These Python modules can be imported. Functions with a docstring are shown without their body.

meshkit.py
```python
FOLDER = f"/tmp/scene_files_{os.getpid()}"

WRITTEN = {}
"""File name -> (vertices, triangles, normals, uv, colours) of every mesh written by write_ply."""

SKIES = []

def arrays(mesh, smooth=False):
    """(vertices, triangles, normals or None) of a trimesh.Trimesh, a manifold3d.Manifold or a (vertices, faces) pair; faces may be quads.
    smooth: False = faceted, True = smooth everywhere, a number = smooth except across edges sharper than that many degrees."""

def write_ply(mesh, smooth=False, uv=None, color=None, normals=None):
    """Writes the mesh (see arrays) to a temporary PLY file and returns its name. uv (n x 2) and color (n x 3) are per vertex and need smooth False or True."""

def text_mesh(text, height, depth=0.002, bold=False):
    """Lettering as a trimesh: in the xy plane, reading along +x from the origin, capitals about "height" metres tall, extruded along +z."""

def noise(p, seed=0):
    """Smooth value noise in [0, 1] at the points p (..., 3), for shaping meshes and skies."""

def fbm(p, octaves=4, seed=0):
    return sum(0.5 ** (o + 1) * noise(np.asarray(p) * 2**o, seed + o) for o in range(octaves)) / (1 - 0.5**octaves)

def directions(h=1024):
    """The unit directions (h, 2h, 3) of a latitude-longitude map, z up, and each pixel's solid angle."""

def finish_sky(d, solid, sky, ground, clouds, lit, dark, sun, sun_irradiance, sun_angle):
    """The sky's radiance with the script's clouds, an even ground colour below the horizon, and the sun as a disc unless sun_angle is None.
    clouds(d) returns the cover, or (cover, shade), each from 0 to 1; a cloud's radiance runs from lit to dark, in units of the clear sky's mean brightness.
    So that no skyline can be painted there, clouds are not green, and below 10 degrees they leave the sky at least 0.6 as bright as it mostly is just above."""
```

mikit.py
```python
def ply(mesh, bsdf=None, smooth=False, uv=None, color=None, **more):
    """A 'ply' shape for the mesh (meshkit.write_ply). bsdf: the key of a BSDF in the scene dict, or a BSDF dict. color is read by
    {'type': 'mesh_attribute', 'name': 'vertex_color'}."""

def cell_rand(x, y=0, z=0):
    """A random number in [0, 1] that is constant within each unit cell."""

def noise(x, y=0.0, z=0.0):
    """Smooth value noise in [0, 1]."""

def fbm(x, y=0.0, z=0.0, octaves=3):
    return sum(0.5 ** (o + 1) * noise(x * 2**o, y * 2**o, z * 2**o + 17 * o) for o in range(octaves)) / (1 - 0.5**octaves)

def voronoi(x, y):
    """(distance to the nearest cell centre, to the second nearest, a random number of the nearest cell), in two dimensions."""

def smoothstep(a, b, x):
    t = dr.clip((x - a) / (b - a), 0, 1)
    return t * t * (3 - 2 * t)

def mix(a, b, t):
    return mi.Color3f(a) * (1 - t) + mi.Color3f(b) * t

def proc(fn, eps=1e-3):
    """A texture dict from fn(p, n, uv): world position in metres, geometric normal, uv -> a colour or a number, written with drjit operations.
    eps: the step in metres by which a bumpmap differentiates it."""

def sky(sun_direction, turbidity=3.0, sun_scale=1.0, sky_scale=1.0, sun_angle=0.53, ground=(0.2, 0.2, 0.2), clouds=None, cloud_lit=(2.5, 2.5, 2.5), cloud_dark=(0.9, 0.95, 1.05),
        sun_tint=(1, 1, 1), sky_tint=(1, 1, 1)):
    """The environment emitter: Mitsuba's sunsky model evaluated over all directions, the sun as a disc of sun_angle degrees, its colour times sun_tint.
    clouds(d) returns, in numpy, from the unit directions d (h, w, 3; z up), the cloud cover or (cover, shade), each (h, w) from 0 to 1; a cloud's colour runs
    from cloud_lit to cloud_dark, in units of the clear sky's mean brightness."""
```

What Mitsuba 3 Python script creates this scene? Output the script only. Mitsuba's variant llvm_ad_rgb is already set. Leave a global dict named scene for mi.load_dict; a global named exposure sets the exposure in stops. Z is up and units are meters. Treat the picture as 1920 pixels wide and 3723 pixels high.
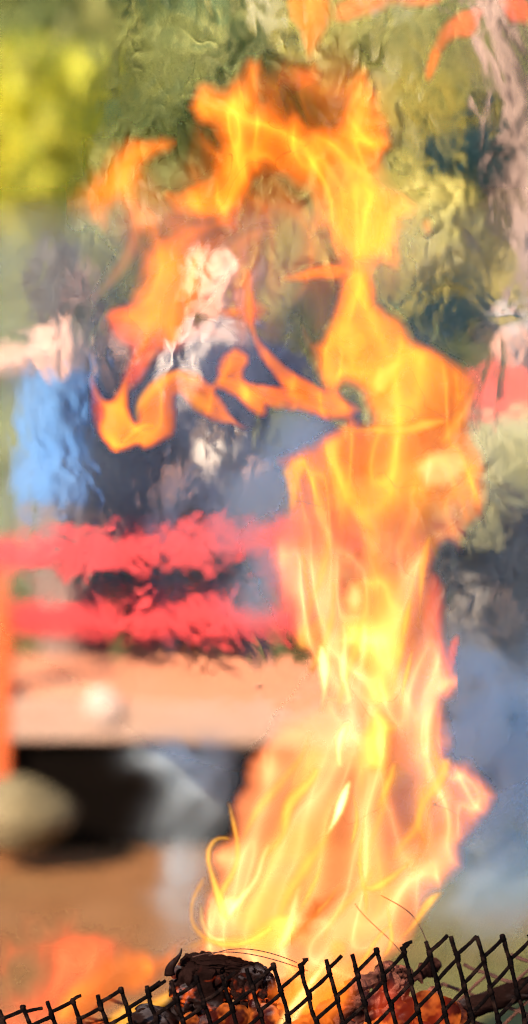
import math, random
import numpy as np, trimesh, drjit as dr, mitsuba as mi
import mikit, meshkit
from manifold3d import Manifold
from scipy import ndimage

# ------------------------------------------------------------------ camera, sky, exposure
ZC, YC, PITCH, FPX = 1.52, -4.0, 0.071, 9600.0
exposure = 2.45
EX = 2.0 ** -exposure
T = mi.ScalarTransform4f
scene, labels = {'type': 'scene'}, {}
scene['camera'] = {
    'type': 'thinlens', 'fov': 2 * math.degrees(math.atan(960 / FPX)), 'fov_axis': 'x',
    'aperture_radius': 0.038, 'focus_distance': 4.12, 'near_clip': 0.1, 'far_clip': 400.0,
    'to_world': T().look_at(origin=[0, YC, ZC], target=[0, YC + math.cos(PITCH), ZC - math.sin(PITCH)], up=[0, 0, 1]),
}
scene['sky'] = mikit.sky([-0.50, -0.66, 0.56], turbidity=3.0, sun_angle=1.0)

# ------------------------------------------------------------------ helpers
CP, SP = math.cos(PITCH), math.sin(PITCH)


def P(u, v, Y):
    """World point that stands at depth Y behind the pixel (u, v) of the 1920 x 3723 photograph."""
    u, v = np.asarray(u, float), np.asarray(v, float)
    a, b = (u - 960) / FPX, (v - 1861.5) / FPX
    dy, dz = CP - b * SP, -SP - b * CP
    t = (np.asarray(Y, float) - YC) / dy
    return np.stack([a * t, YC + dy * t, ZC + dz * t], -1)


def numbered(key):
    if key not in scene and not any(k.startswith(key + '__') for k in scene):
        return key
    n = 1
    while f'{key}_{n:03d}' in scene or any(k.startswith(f'{key}_{n:03d}__') for k in scene):
        n += 1
    return f'{key}_{n:03d}'


def put(key, mesh, bsdf, parent=None, smooth=False, **kw):
    k = numbered((parent + '__' if parent else '') + key)
    scene[k] = mikit.ply(mesh, bsdf, smooth=smooth, **kw)
    return k


def tag(key, label, category=None, group=None, kind=None):
    d = {'label': label} if label else {}
    if category: d['category'] = category
    if group: d['group'] = group
    if kind: d['kind'] = kind
    labels[key] = d
    return key


def cat(ms):
    return trimesh.util.concatenate(ms)


def box(cx, cy, cz, sx, sy, sz, bevel=0.006, rz=0.0, ry=0.0):
    b = min(bevel, sx * .3, sy * .3, sz * .3)
    pts = []
    for ax in range(3):
        s = np.array([sx, sy, sz]) / 2 - b
        s[ax] += b
        pts += [(i * s[0], j * s[1], k * s[2]) for i in (-1, 1) for j in (-1, 1) for k in (-1, 1)]
    m = trimesh.convex.convex_hull(np.array(pts))
    if ry: m.apply_transform(trimesh.transformations.rotation_matrix(ry, [0, 1, 0]))
    if rz: m.apply_transform(trimesh.transformations.rotation_matrix(rz, [0, 0, 1]))
    m.apply_translation([cx, cy, cz])
    return m


def tube(points, radii, sides=6, caps=True):
    p = np.asarray(points, float)
    r = np.broadcast_to(np.asarray(radii, float), (len(p),))
    t = np.gradient(p, axis=0)
    t /= np.linalg.norm(t, axis=1, keepdims=True) + 1e-12
    ref = np.where(np.abs(t[:, 1:2]) < 0.9, [[0, 1.0, 0]], [[1.0, 0, 0]])
    a = np.cross(t, ref); a /= np.linalg.norm(a, axis=1, keepdims=True) + 1e-12
    b = np.cross(t, a)
    ang = np.arange(sides) * 2 * np.pi / sides
    v = p[:, None] + r[:, None, None] * (np.cos(ang)[None, :, None] * a[:, None] + np.sin(ang)[None, :, None] * b[:, None])
    i, j = np.meshgrid(np.arange(len(p) - 1), np.arange(sides), indexing='ij')
    q = np.stack([i * sides + j, i * sides + (j + 1) % sides, (i + 1) * sides + (j + 1) % sides, (i + 1) * sides + j], -1).reshape(-1, 4)
    f = np.vstack([q[:, [0, 1, 2]], q[:, [0, 2, 3]]])
    vv = np.vstack([v.reshape(-1, 3), p[:1], p[-1:]])
    n = len(p) * sides
    k = np.arange(sides)
    f = np.vstack([f, np.stack([np.full(sides, n), (k + 1) % sides, k], 1),
                   np.stack([np.full(sides, n + 1), n - sides + k, n - sides + (k + 1) % sides], 1)])
    return trimesh.Trimesh(vv, f, process=False)


def spline(pts, n=40):
    from scipy.interpolate import make_interp_spline
    p = np.asarray(pts, float)
    s = np.r_[0, np.cumsum(np.linalg.norm(np.diff(p, axis=0), axis=1))]
    k = min(3, len(p) - 1)
    return make_interp_spline(s, p, k=k)(np.linspace(0, s[-1], n))


def tex(fn, eps=1e-3):
    return mikit.proc(fn, eps)


def mixc(a, b, t):
    return mikit.mix(a, b, t)


# ------------------------------------------------------------------ materials
def dirt_fn(p, n, uv):
    a = mikit.fbm(p.x * 1.1 + 3.0, p.y * 1.1, 0.0, 4)
    b = mikit.fbm(p.x * 9.0, p.y * 9.0, 2.0, 3)
    c = mikit.noise(p.x * 60, p.y * 60, 1.0)
    soil = mixc((0.25, 0.11, 0.045), (0.34, 0.17, 0.08), b)
    soil = soil * (0.8 + 0.4 * c)
    grass = mixc((0.12, 0.12, 0.045), (0.20, 0.18, 0.075), b)
    w = mikit.smoothstep(0.25, 0.75, a + 0.55 * mikit.smoothstep(-0.2, 0.5, p.x + 0.15) + 0.35 * mikit.smoothstep(4.6, 6.0, p.y) - 0.25)
    return mixc(soil, grass, w)


scene['ground_mat'] = {'type': 'diffuse', 'reflectance': tex(dirt_fn)}


def bank_fn(p, n, uv):
    a = mikit.fbm(p.x * 0.8, p.y * 0.8, p.z * 0.9, 4)
    b = mikit.fbm(p.x * 3.0, p.y * 3.0, p.z * 3.0 + 5, 3)
    return mixc(mixc((0.08, 0.11, 0.07), (0.26, 0.24, 0.11), mikit.smoothstep(0.3, 0.7, a)), (0.34, 0.30, 0.14), mikit.smoothstep(0.55, 0.8, b))


scene['bank_mat'] = {'type': 'diffuse', 'reflectance': tex(bank_fn)}
scene['leaf_mat'] = {'type': 'principledthin', 'base_color': {'type': 'mesh_attribute', 'name': 'vertex_color'}, 'roughness': 0.55, 'diff_trans': 1.0, 'spec_trans': 0.0}


def bark_fn(p, n, uv):
    a = mikit.fbm(p.x * 14 + 2 * mikit.noise(p.z * 3), p.y * 14, p.z * 2.5, 3)
    return mixc((0.12, 0.085, 0.08), (0.42, 0.30, 0.27), mikit.smoothstep(0.3, 0.65, a))


scene['bark_mat'] = {'type': 'bumpmap', 'arbitrary': {**tex(lambda p, n, uv: mikit.fbm(p.x * 16, p.y * 16, p.z * 4, 3), 4e-3)}, 'scale': 0.03,
                     'bsdf': {'type': 'diffuse', 'reflectance': tex(bark_fn)}}


def paint_fn(base, worn, seed, thr=0.66):
    def fn(p, n, uv):
        a = mikit.fbm(p.x * 6 + seed, p.y * 30, p.z * 30, 4)
        g = mikit.noise(p.x * 4, p.y * 90, p.z * 90)
        return mixc(mixc(base, [c * 0.8 for c in base], g), worn, mikit.smoothstep(thr, thr + 0.1, a))
    return fn


scene['red_paint'] = {'type': 'principled', 'base_color': tex(paint_fn((0.72, 0.055, 0.065), (0.50, 0.12, 0.08), 1.0)), 'roughness': 0.45}
scene['salmon_paint'] = {'type': 'principled', 'base_color': tex(paint_fn((0.62, 0.24, 0.125), (0.55, 0.30, 0.2), 5.0, 0.55)), 'roughness': 0.6}
scene['pale_paint'] = {'type': 'principled', 'base_color': tex(paint_fn((0.52, 0.34, 0.27), (0.45, 0.27, 0.2), 9.0, 0.55)), 'roughness': 0.7}
scene['orange_paint'] = {'type': 'principled', 'base_color': tex(paint_fn((0.75, 0.14, 0.035), (0.55, 0.16, 0.07), 3.0)), 'roughness': 0.5}
scene['dark_wood_and_shade'] = {'type': 'diffuse', 'reflectance': tex(paint_fn((0.006, 0.0045, 0.004), (0.02, 0.010, 0.006), 2.0))}  # near black of the shade under the seat, shared by the back posts
scene['glint_pale'] = {'type': 'principled', 'base_color': {'type': 'rgb', 'value': [0.62, 0.46, 0.41]}, 'roughness': 0.3}  # tone of a blurred glint, put into the colour


def cloth(rgb, rough=0.9, seed=0.0):
    def fn(p, n, uv):
        a = mikit.fbm(p.x * 9 + seed, p.y * 9, p.z * 5, 3)
        w = mikit.noise(p.x * 400, p.y * 400, p.z * 400)
        return mi.Color3f(rgb) * (0.78 + 0.36 * a) * (0.9 + 0.2 * w)
    return {'type': 'principled', 'base_color': tex(fn), 'roughness': rough, 'sheen': 0.3}


scene['blue_cloth'] = cloth((0.085, 0.26, 0.64))
scene['taupe_cloth'] = cloth((0.24, 0.17, 0.155), seed=4.0)
scene['navy_cloth'] = cloth((0.024, 0.034, 0.088), seed=7.0)
scene['red_cloth'] = cloth((0.75, 0.10, 0.07), seed=9.0)
scene['pale_cloth'] = cloth((0.68, 0.60, 0.60), seed=2.0)
scene['tent_cloth'] = cloth((0.014, 0.022, 0.040), seed=12.0)


def skin_fn(p, n, uv):
    a = mikit.fbm(p.x * 12, p.y * 12, p.z * 12, 3)
    return mixc((0.66, 0.34, 0.26), (0.80, 0.50, 0.40), a)


scene['skin'] = {'type': 'principled', 'base_color': tex(skin_fn), 'roughness': 0.5, 'specular': 0.4}
scene['pale_skin'] = {'type': 'principled', 'base_color': tex(lambda p, n, uv: mixc((0.60, 0.53, 0.49), (0.82, 0.75, 0.70), mikit.fbm(p.x * 14, p.y * 14, p.z * 14, 3))), 'roughness': 0.5}
scene['eye_mat'] = {'type': 'plastic', 'diffuse_reflectance': {'type': 'rgb', 'value': [0.05, 0.04, 0.04]}}
scene['lip_mat'] = {'type': 'diffuse', 'reflectance': {'type': 'rgb', 'value': [0.42, 0.13, 0.12]}}


def hair_bsdf(rgb):
    def fn(p, n, uv):
        a = mikit.noise(p.x * 160, p.y * 160, p.z * 12)
        return mi.Color3f(rgb) * (0.6 + 0.8 * a)
    return {'type': 'principled', 'base_color': tex(fn), 'roughness': 0.5}


scene['hair_dark'] = hair_bsdf((0.045, 0.03, 0.028))
scene['hair_brown'] = hair_bsdf((0.13, 0.085, 0.065))
scene['hair_grey'] = hair_bsdf((0.42, 0.40, 0.42))
scene['hair_fair'] = hair_bsdf((0.62, 0.45, 0.36))
scene['shoe_mat'] = {'type': 'principled', 'base_color': {'type': 'rgb', 'value': [0.04, 0.035, 0.035]}, 'roughness': 0.6}


def stone_fn(p, n, uv):
    a = mikit.fbm(p.x * 8, p.y * 8, p.z * 8, 4)
    return mixc((0.22, 0.18, 0.10), (0.32, 0.26, 0.16), a) * (1 - 0.35 * mikit.smoothstep(0.55, 0.75, mikit.fbm(p.x * 5 + 9, p.y * 5, p.z * 5, 3)))


scene['stone_mat'] = {'type': 'diffuse', 'reflectance': tex(stone_fn)}


def steel_fn(p, n, uv):
    a = mikit.fbm(p.x * 90, p.y * 90, p.z * 90, 3)
    return mixc((0.004, 0.003, 0.0035), (0.020, 0.011, 0.010), mikit.smoothstep(0.45, 0.8, a))


scene['steel_mat'] = {'type': 'diffuse', 'reflectance': tex(steel_fn)}


def rust_fn(p, n, uv):
    a = mikit.fbm(p.x * 70, p.y * 70, p.z * 70, 3)
    return mixc((0.025, 0.010, 0.008), (0.11, 0.040, 0.030), a)


scene['rust_mat'] = {'type': 'principled', 'base_color': tex(rust_fn), 'roughness': 0.7}


def char_fn(p, n, uv):
    a = mikit.fbm(p.x * 40, p.y * 40, p.z * 40, 4)
    ash = mikit.smoothstep(0.52, 0.7, mikit.fbm(p.x * 22 + 7, p.y * 22, p.z * 30, 3)) * mikit.smoothstep(-0.1, 0.7, n.z)
    return mixc(mixc((0.004, 0.002, 0.002), (0.020, 0.0095, 0.009), a), (0.085, 0.075, 0.088), ash * 0.7)


scene['char_mat'] = {'type': 'diffuse', 'reflectance': tex(char_fn)}


def burnt_fn(p, n, uv):
    a = mikit.fbm(p.x * 18, p.y * 50, p.z * 50, 4)
    return mixc((0.012, 0.005, 0.005), (0.22, 0.085, 0.065), mikit.smoothstep(0.35, 0.7, a))


scene['burnt_mat'] = {'type': 'diffuse', 'reflectance': tex(burnt_fn)}


def ember_fn(p, n, uv):
    a = mikit.fbm(p.x * 55, p.y * 55, p.z * 55, 3)
    r = 1 - dr.abs(2 * mikit.fbm(p.x * 34 + 4, p.y * 34, p.z * 34, 3) - 1)
    k = mikit.smoothstep(0.78, 1.0, r) * mikit.smoothstep(0.40, 0.68, a) * uv.x
    return mixc((0.30, 0.008, 0.002), (1.5, 0.26, 0.035), k) * mikit.smoothstep(0.0, 0.5, k) * EX * 1.2


scene['ember_glow'] = tex(ember_fn)


def glow_fn(p, n, uv):
    a = mikit.fbm(p.x * 45, p.y * 45, p.z * 45, 3)
    return mixc((0.10, 0.006, 0.002), (1.5, 0.30, 0.04), mikit.smoothstep(0.4, 0.72, a)) * EX * uv.x


scene['coal_glow'] = tex(glow_fn)


# flame: a thin, mostly transparent sooty body that gives off light; uv.x is how much burning gas there is, uv.y how streaky it is
def streak(p):
    """Folds of the flame front: thin bright lines drawn out along the upward flow, 0.5 on average."""
    w = mikit.noise(p.x * 6.5, p.y * 6, p.z * 3.6)
    w2 = mikit.noise(p.x * 15 + 4, p.y * 12, p.z * 8)
    n1 = mikit.noise(p.x * 17 + 4.0 * w + 0.8 * w2, p.y * 9, p.z * 4.2 + 2.0 * w)
    n2 = mikit.noise(p.x * 36 + 5.0 * w + 1.5 * w2 + 9, p.y * 20, p.z * 7.5 + 3.0 * w)
    r1 = 1 - dr.abs(2 * n1 - 1)
    r2 = 1 - dr.abs(2 * n2 - 1)
    r1, r2 = r1 * r1 * r1, r2 * r2 * r2 * r2
    return 0.10 + 0.74 * r1 * (0.6 + 0.4 * r1) + 0.46 * r2 + 0.25 * (w - 0.5)


def flame_fn(c1, c2):
    c1, c2 = mi.Color3f(c1), mi.Color3f(c2)

    def fn(p, n, uv):
        a = uv.x * (1 + uv.y * 2.0 * (streak(p) - 0.5))
        a = dr.maximum(a, 0)
        return (c1 * a + c2 * a * a) * EX
    return fn


def soot_fn(k):
    def fn(p, n, uv):
        return dr.clip(uv.x * k * (1 + uv.y * 1.2 * (streak(p) - 0.5)), 0, 0.9)
    return fn


scene['soot'] = {'type': 'diffuse', 'reflectance': {'type': 'rgb', 'value': [0.20, 0.06, 0.02]}}
FLAME = {
    'red': ((0.95, 0.06, 0.015), (0.1, 0.03, 0.01), 0.24),
    'orange': ((1.10, 0.14, 0.008), (0.1, 0.12, 0.010), 0.40),
    'amber': ((1.10, 0.15, 0.004), (0.05, 0.075, 0.006), 0.11),
    'ochre': ((0.95, 0.125, 0.004), (0.05, 0.06, 0.004), 0.50),
    'salmon': ((1.10, 0.22, 0.075), (0.1, 0.12, 0.045), 0.24),
    'yellow': ((0.90, 0.36, 0.015), (0.4, 0.26, 0.06), 0.42),
    'white': ((1.05, 0.85, 0.16), (0.8, 0.66, 0.46), 0.36),
}
for name, (c1, c2, k) in FLAME.items():
    scene[f'flame_{name}'] = tex(flame_fn(c1, c2))
    scene[f'flame_{name}_soot'] = tex(soot_fn(k))
    scene[f'flame_{name}_mat'] = {'type': 'mask', 'opacity': {'type': 'ref', 'id': f'flame_{name}_soot'}, 'bsdf': {'type': 'ref', 'id': 'soot'}}

# ------------------------------------------------------------------ ground and bank
g = trimesh.creation.box(extents=[1, 1, 1])
nx = 80
xs = np.sign(np.linspace(-1, 1, nx)) * np.abs(np.linspace(-1, 1, nx)) ** 3 * 150
ys = np.sign(np.linspace(-1, 1, nx)) * np.abs(np.linspace(-1, 1, nx)) ** 3 * 150 + 4
gx, gy = np.meshgrid(xs, ys, indexing='ij')
gz = 0.05 * (meshkit.fbm(np.stack([gx * .7, gy * .7, gx * 0], -1), 4) - 0.5)
i, j = np.meshgrid(np.arange(nx - 1), np.arange(nx - 1), indexing='ij')
quads = np.stack([i * nx + j, (i + 1) * nx + j, (i + 1) * nx + j + 1, i * nx + j + 1], -1).reshape(-1, 4)
put('ground', (np.stack([gx, gy, gz], -1).reshape(-1, 3), quads), 'ground_mat', smooth=True)
tag('ground', 'tan bare soil turning to olive grass on the right', kind='structure')

n1, n2 = 90, 30
bx = np.linspace(-26, 26, n1); bt = np.linspace(0, 1, n2)
X, TT = np.meshgrid(bx, bt, indexing='ij')
YB = 13 + 26 * TT
ZB = -0.1 + 9.5 * TT ** 0.7 + 1.2 * (meshkit.fbm(np.stack([X * .35, YB * .35, X * 0], -1), 4) - 0.5) * np.minimum(1, TT * 6)
i, j = np.meshgrid(np.arange(n1 - 1), np.arange(n2 - 1), indexing='ij')
quads = np.stack([i * n2 + j, (i + 1) * n2 + j, (i + 1) * n2 + j + 1, i * n2 + j + 1], -1).reshape(-1, 4)
put('hill', (np.stack([X, YB, ZB], -1).reshape(-1, 3), quads), 'bank_mat', smooth=True)
tag('hill', 'overgrown green bank rising behind the trees', kind='structure')


# ------------------------------------------------------------------ trees and shrubs
LEAF = 3.3


def leaves(spots, size, colours, seed, jitter=0.35):
    """A crown: spots are (centre, radii, count); every leaf is a folded kite with a tint of its own, a few brightened into painted highlights."""
    rng = np.random.default_rng(seed)
    C, R = [], []
    for c, r, n in spots:
        d = rng.normal(size=(n, 3)); d /= np.linalg.norm(d, axis=1, keepdims=True)
        rad = rng.uniform(0.35, 1.0, (n, 1)) ** 0.6
        rad *= 0.75 + 0.5 * meshkit.noise(d * 2.3 + np.array(c) * 3.1, seed)[:, None]
        C.append(np.array(c) + d * rad * np.array(r)); R.append(np.full(n, 1.0))
    C = np.vstack(C); n = len(C)
    a = rng.normal(size=(n, 3)); a[:, 2] -= 0.3; a /= np.linalg.norm(a, axis=1, keepdims=True)
    b = np.cross(a, rng.normal(size=(n, 3))); b /= np.linalg.norm(b, axis=1, keepdims=True)
    nrm = np.cross(a, b)
    s = size * rng.uniform(0.6, 1.5, (n, 1))
    V = np.stack([C - a * s, C + b * s * .45 + nrm * s * .12, C + a * s, C - b * s * .45 + nrm * s * .12], 1)
    F = (np.arange(n) * 4)[:, None] + np.array([[0, 1, 2, 0, 2, 3]])
    cols = np.array(colours, float)
    t = np.clip(meshkit.fbm(C * 1.3, 3, seed + 5) * 1.8 - 0.4 + rng.normal(scale=jitter * .5, size=n), 0, 0.999) * (len(cols) - 1)
    k = t.astype(int); w = (t - k)[:, None]
    col = cols[k] * (1 - w) + cols[np.minimum(k + 1, len(cols) - 1)] * w
    col = col * rng.uniform(0.75, 1.25, (n, 1)) * np.where(rng.uniform(size=(n, 1)) < .06, 2.6, 1)  # sparse brighter leaves paint in highlights that blur into round spots
    return trimesh.Trimesh(V.reshape(-1, 3), F.reshape(-1, 3), process=False), np.repeat(np.clip(col * LEAF * [1, .96, 1.3], 0, .9), 4, axis=0)


def plant(key, base, trunk, spots, size, colours, seed, label, category='shrub', group=None):
    key = numbered(key)
    m, col = leaves(spots, size, colours, seed)
    put('crown', m, 'leaf_mat', key, color=col)
    ms = []
    for pts, r0, r1 in trunk:
        pts = spline(pts, 14)
        pts = pts + 0.3 * r0 * (meshkit.noise(pts[:, None, :] * 4 + np.arange(3)[None, :, None] * 9.0, seed)[..., :3] - 0.5)
        ms.append(tube(pts, np.linspace(r0, r1, len(pts)), 9))
    put('trunk', cat(ms), 'bark_mat', key, smooth=40)
    tag(key, label, category, group)
    return key


YEL = [(0.06, 0.085, 0.016), (0.23, 0.235, 0.028), (0.40, 0.355, 0.04)]
OLV = [(0.08, 0.10, 0.045), (0.20, 0.205, 0.070), (0.29, 0.275, 0.095)]
GRN = [(0.05, 0.085, 0.035), (0.155, 0.175, 0.055), (0.27, 0.265, 0.08)]
DRK = [(0.045, 0.075, 0.035), (0.13, 0.15, 0.05), (0.22, 0.21, 0.065)]


def spot(u, v, Y, ru, rv, n, ry=0.5):
    c = P(u, v, Y); s = (Y - YC) / FPX
    return (c, (ru * s, ry, rv * s), n)


plant('shrub', None, [([(-1.5, 7.1, 0), (-1.45, 7.0, 1.0), (-1.2, 6.9, 2.2)], .05, .02), ([(-1.45, 7.0, .8), (-1.7, 7.1, 1.7), (-1.8, 7, 2.4)], .03, .01)],
      [spot(120, 620, 7, 260, 250, 900), spot(-150, 500, 7, 330, 380, 800), spot(60, 340, 7.1, 250, 180, 350), spot(230, 330, 7.2, 190, 160, 220), spot(-300, 1200, 7, 260, 900, 900)],
      0.085, YEL, 3, 'bright yellow green sunlit shrub reaching in from the left edge')
plant('leafy_tree', None, [([(-1.9, 10.2, 0), (-1.8, 10.1, 1.5), (-1.4, 10, 3.4)], .12, .05), ([(-1.8, 10.1, 1.5), (-1.2, 10, 2.4), (-.7, 9.9, 3.0)], .06, .02)],
      [spot(250, 60, 10, 420, 330, 1200), spot(640, 300, 10, 330, 330, 900), spot(0, -200, 10, 400, 300, 700), spot(-150, 1000, 10, 420, 700, 1300), spot(160, 1650, 10, 260, 500, 900), spot(500, 760, 10, 300, 260, 500)],
      0.10, GRN, 5, 'mid green leafy tree behind the person in the blue top', 'tree')
plant('leafy_tree', None, [([(-.2, 10.8, 0), (-.25, 10.7, 1.5), (0, 10.6, 3.2)], .10, .04), ([(-.25, 10.7, 1.3), (.4, 10.6, 2.2), (.7, 10.5, 2.8)], .05, .02)],
      [spot(950, 300, 10.6, 420, 360, 1200), spot(1000, 850, 10.4, 420, 330, 1300), spot(1250, 250, 10.8, 330, 300, 800), spot(850, 1350, 10.5, 420, 380, 1000), spot(1150, 1800, 10.6, 430, 600, 1000)],
      0.10, OLV, 8, 'olive tree crown directly behind the upper flames', 'tree')
plant('leafy_tree', None, [([(1.5, 9.6, 0), (1.45, 9.5, 1.3), (1.2, 9.4, 2.6)], .08, .03), ([(1.45, 9.5, 1.1), (1.9, 9.6, 2.0), (2.2, 9.5, 2.6)], .05, .02)],
      [spot(1560, 330, 9.6, 220, 220, 700), spot(1520, 820, 9.4, 270, 220, 1100), spot(1640, 1000, 9.6, 300, 170, 700), spot(1880, 900, 9.2, 110, 330, 700), spot(2150, 700, 9.6, 260, 600, 900), spot(1750, 300, 9.9, 150, 120, 150)],
      0.085, [(0.10, 0.115, 0.04), (0.24, 0.22, 0.06), (0.36, 0.31, 0.09)], 11, 'yellowish olive tree crown beside the leaning trunk', 'tree')
plant('leafy_tree', None, [([(1.25, 8.6, 0), (1.2, 8.6, 1.2), (1.1, 8.6, 2.6)], .05, .02)],
      [spot(1750, 570, 8.6, 110, 130, 500, .3), spot(1640, 560, 8.6, 120, 40, 160, .2), spot(1640, 1150, 8.6, 130, 70, 220, .2), spot(1870, 640, 8.6, 120, 90, 200, .2)],
      0.07, [(0.012, 0.03, 0.028), (0.022, 0.045, 0.042)], 15, 'dark teal foliage added as the shade of the gap left of the leaning trunk', 'tree')  # very dark leaves added to paint the shade in this gap
plant('shrub', None, [([(1.05, 6.2, 0), (1.0, 6.1, .6), (.95, 6.1, 1.1)], .03, .012)],
      [spot(1820, 1670, 6.1, 230, 150, 1200, .3), spot(2050, 1650, 6.2, 220, 200, 500, .3), spot(1690, 1900, 6.0, 70, 100, 150, .2)],
      0.055, [(0.10, 0.11, 0.05), (0.24, 0.24, 0.11), (0.34, 0.32, 0.17)], 14, 'pale olive shrub in front of the person in red, above the dark tent')
plant('shrub', None, [([(.85, 5.2, 0), (.83, 5.2, .3), (.8, 5.2, .6)], .02, .008)],
      [spot(1660, 2290, 5.2, 80, 170, 420, .2), spot(1740, 2400, 5.2, 70, 120, 200, .2), spot(1690, 2480, 5.2, 120, 90, 200, .2)],
      0.045, [(0.05, 0.05, 0.04), (0.12, 0.11, 0.07), (0.22, 0.18, 0.10)], 17, 'low brownish scrub bush right of the fire before the dark tent')
plant('shrub', None, [([(-.6, 6.2, 0), (-.6, 6.2, .4), (-.55, 6.1, .7)], .03, .01)],
      [spot(520, 2120, 6.4, 320, 150, 500, .3), spot(560, 2330, 6.2, 330, 110, 600, .3), spot(60, 2250, 6.2, 200, 200, 400, .3), spot(900, 2150, 6.4, 200, 260, 500, .3)],
      0.06, [(0.03, 0.05, 0.03), (0.08, 0.14, 0.06), (0.20, 0.20, 0.08)], 20, 'dark green low shrub seen between the red bench slats')

for (x0, y0, h, s, sd), where in zip([(-4.5, 12.5, 4.2, 1.5, 31), (-2.6, 14, 4.8, 1.6, 32), (-.3, 14.5, 4.6, 1.7, 33), (1.9, 13.6, 4.4, 1.5, 34), (4.4, 12.8, 4.6, 1.6, 35)], ['farthest left of the blurred row', 'behind the bright yellow green shrub', 'straight behind the tall flame', 'behind the yellowish olive crown', 'farthest right of the blurred row']):
    plant('background_tree', None, [([(x0, y0, 0), (x0 + .1, y0, h * .5), (x0 - .1, y0, h)], .13, .04)],
          [((x0, y0, h * .75), (s, s * .8, h * .36), 900), ((x0 + .5, y0 - .3, h * .42), (s, s * .8, h * .34), 800)],
          0.13, DRK, sd, 'dull green tree in the blurred distance, ' + where, 'tree', 'dark trees in the blurred distance')

# leaning trunk at the upper right
tr = spline(np.vstack([P(1990, 2050, 7.0), P(1960, 1500, 7.0), P(1925, 1000, 7.0), P(1880, 560, 7.0), P(1815, 240, 7.0), P(1740, -40, 7.05), P(1650, -420, 7.1)]), 40)
tr[0, 2] = -0.05
tr = np.vstack([[tr[0][0] + .03, 7.0, -0.1], tr])
m = tube(tr, np.linspace(.125, .085, len(tr)), 22)
m = m.subdivide()
d = meshkit.fbm(np.asarray(m.vertices) * np.array([9, 9, 2.5]), 4, 3)[:, None] - .5
m.vertices = m.vertices + m.vertex_normals * d * .05
put('trunk', m, 'bark_mat', 'leaning_tree', smooth=50)
br = [tube(spline([tr[24], tr[24] + [-.12, -.05, -.12], tr[24] + [-.17, -.08, -.34]], 10), np.linspace(.04, .012, 10), 8),
      tube(spline([tr[32], tr[32] + [.25, .1, .25], tr[32] + [.6, .1, .7]], 10), np.linspace(.06, .02, 10), 8)]
put('branch', br[0], 'bark_mat', 'leaning_tree', smooth=50)
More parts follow.
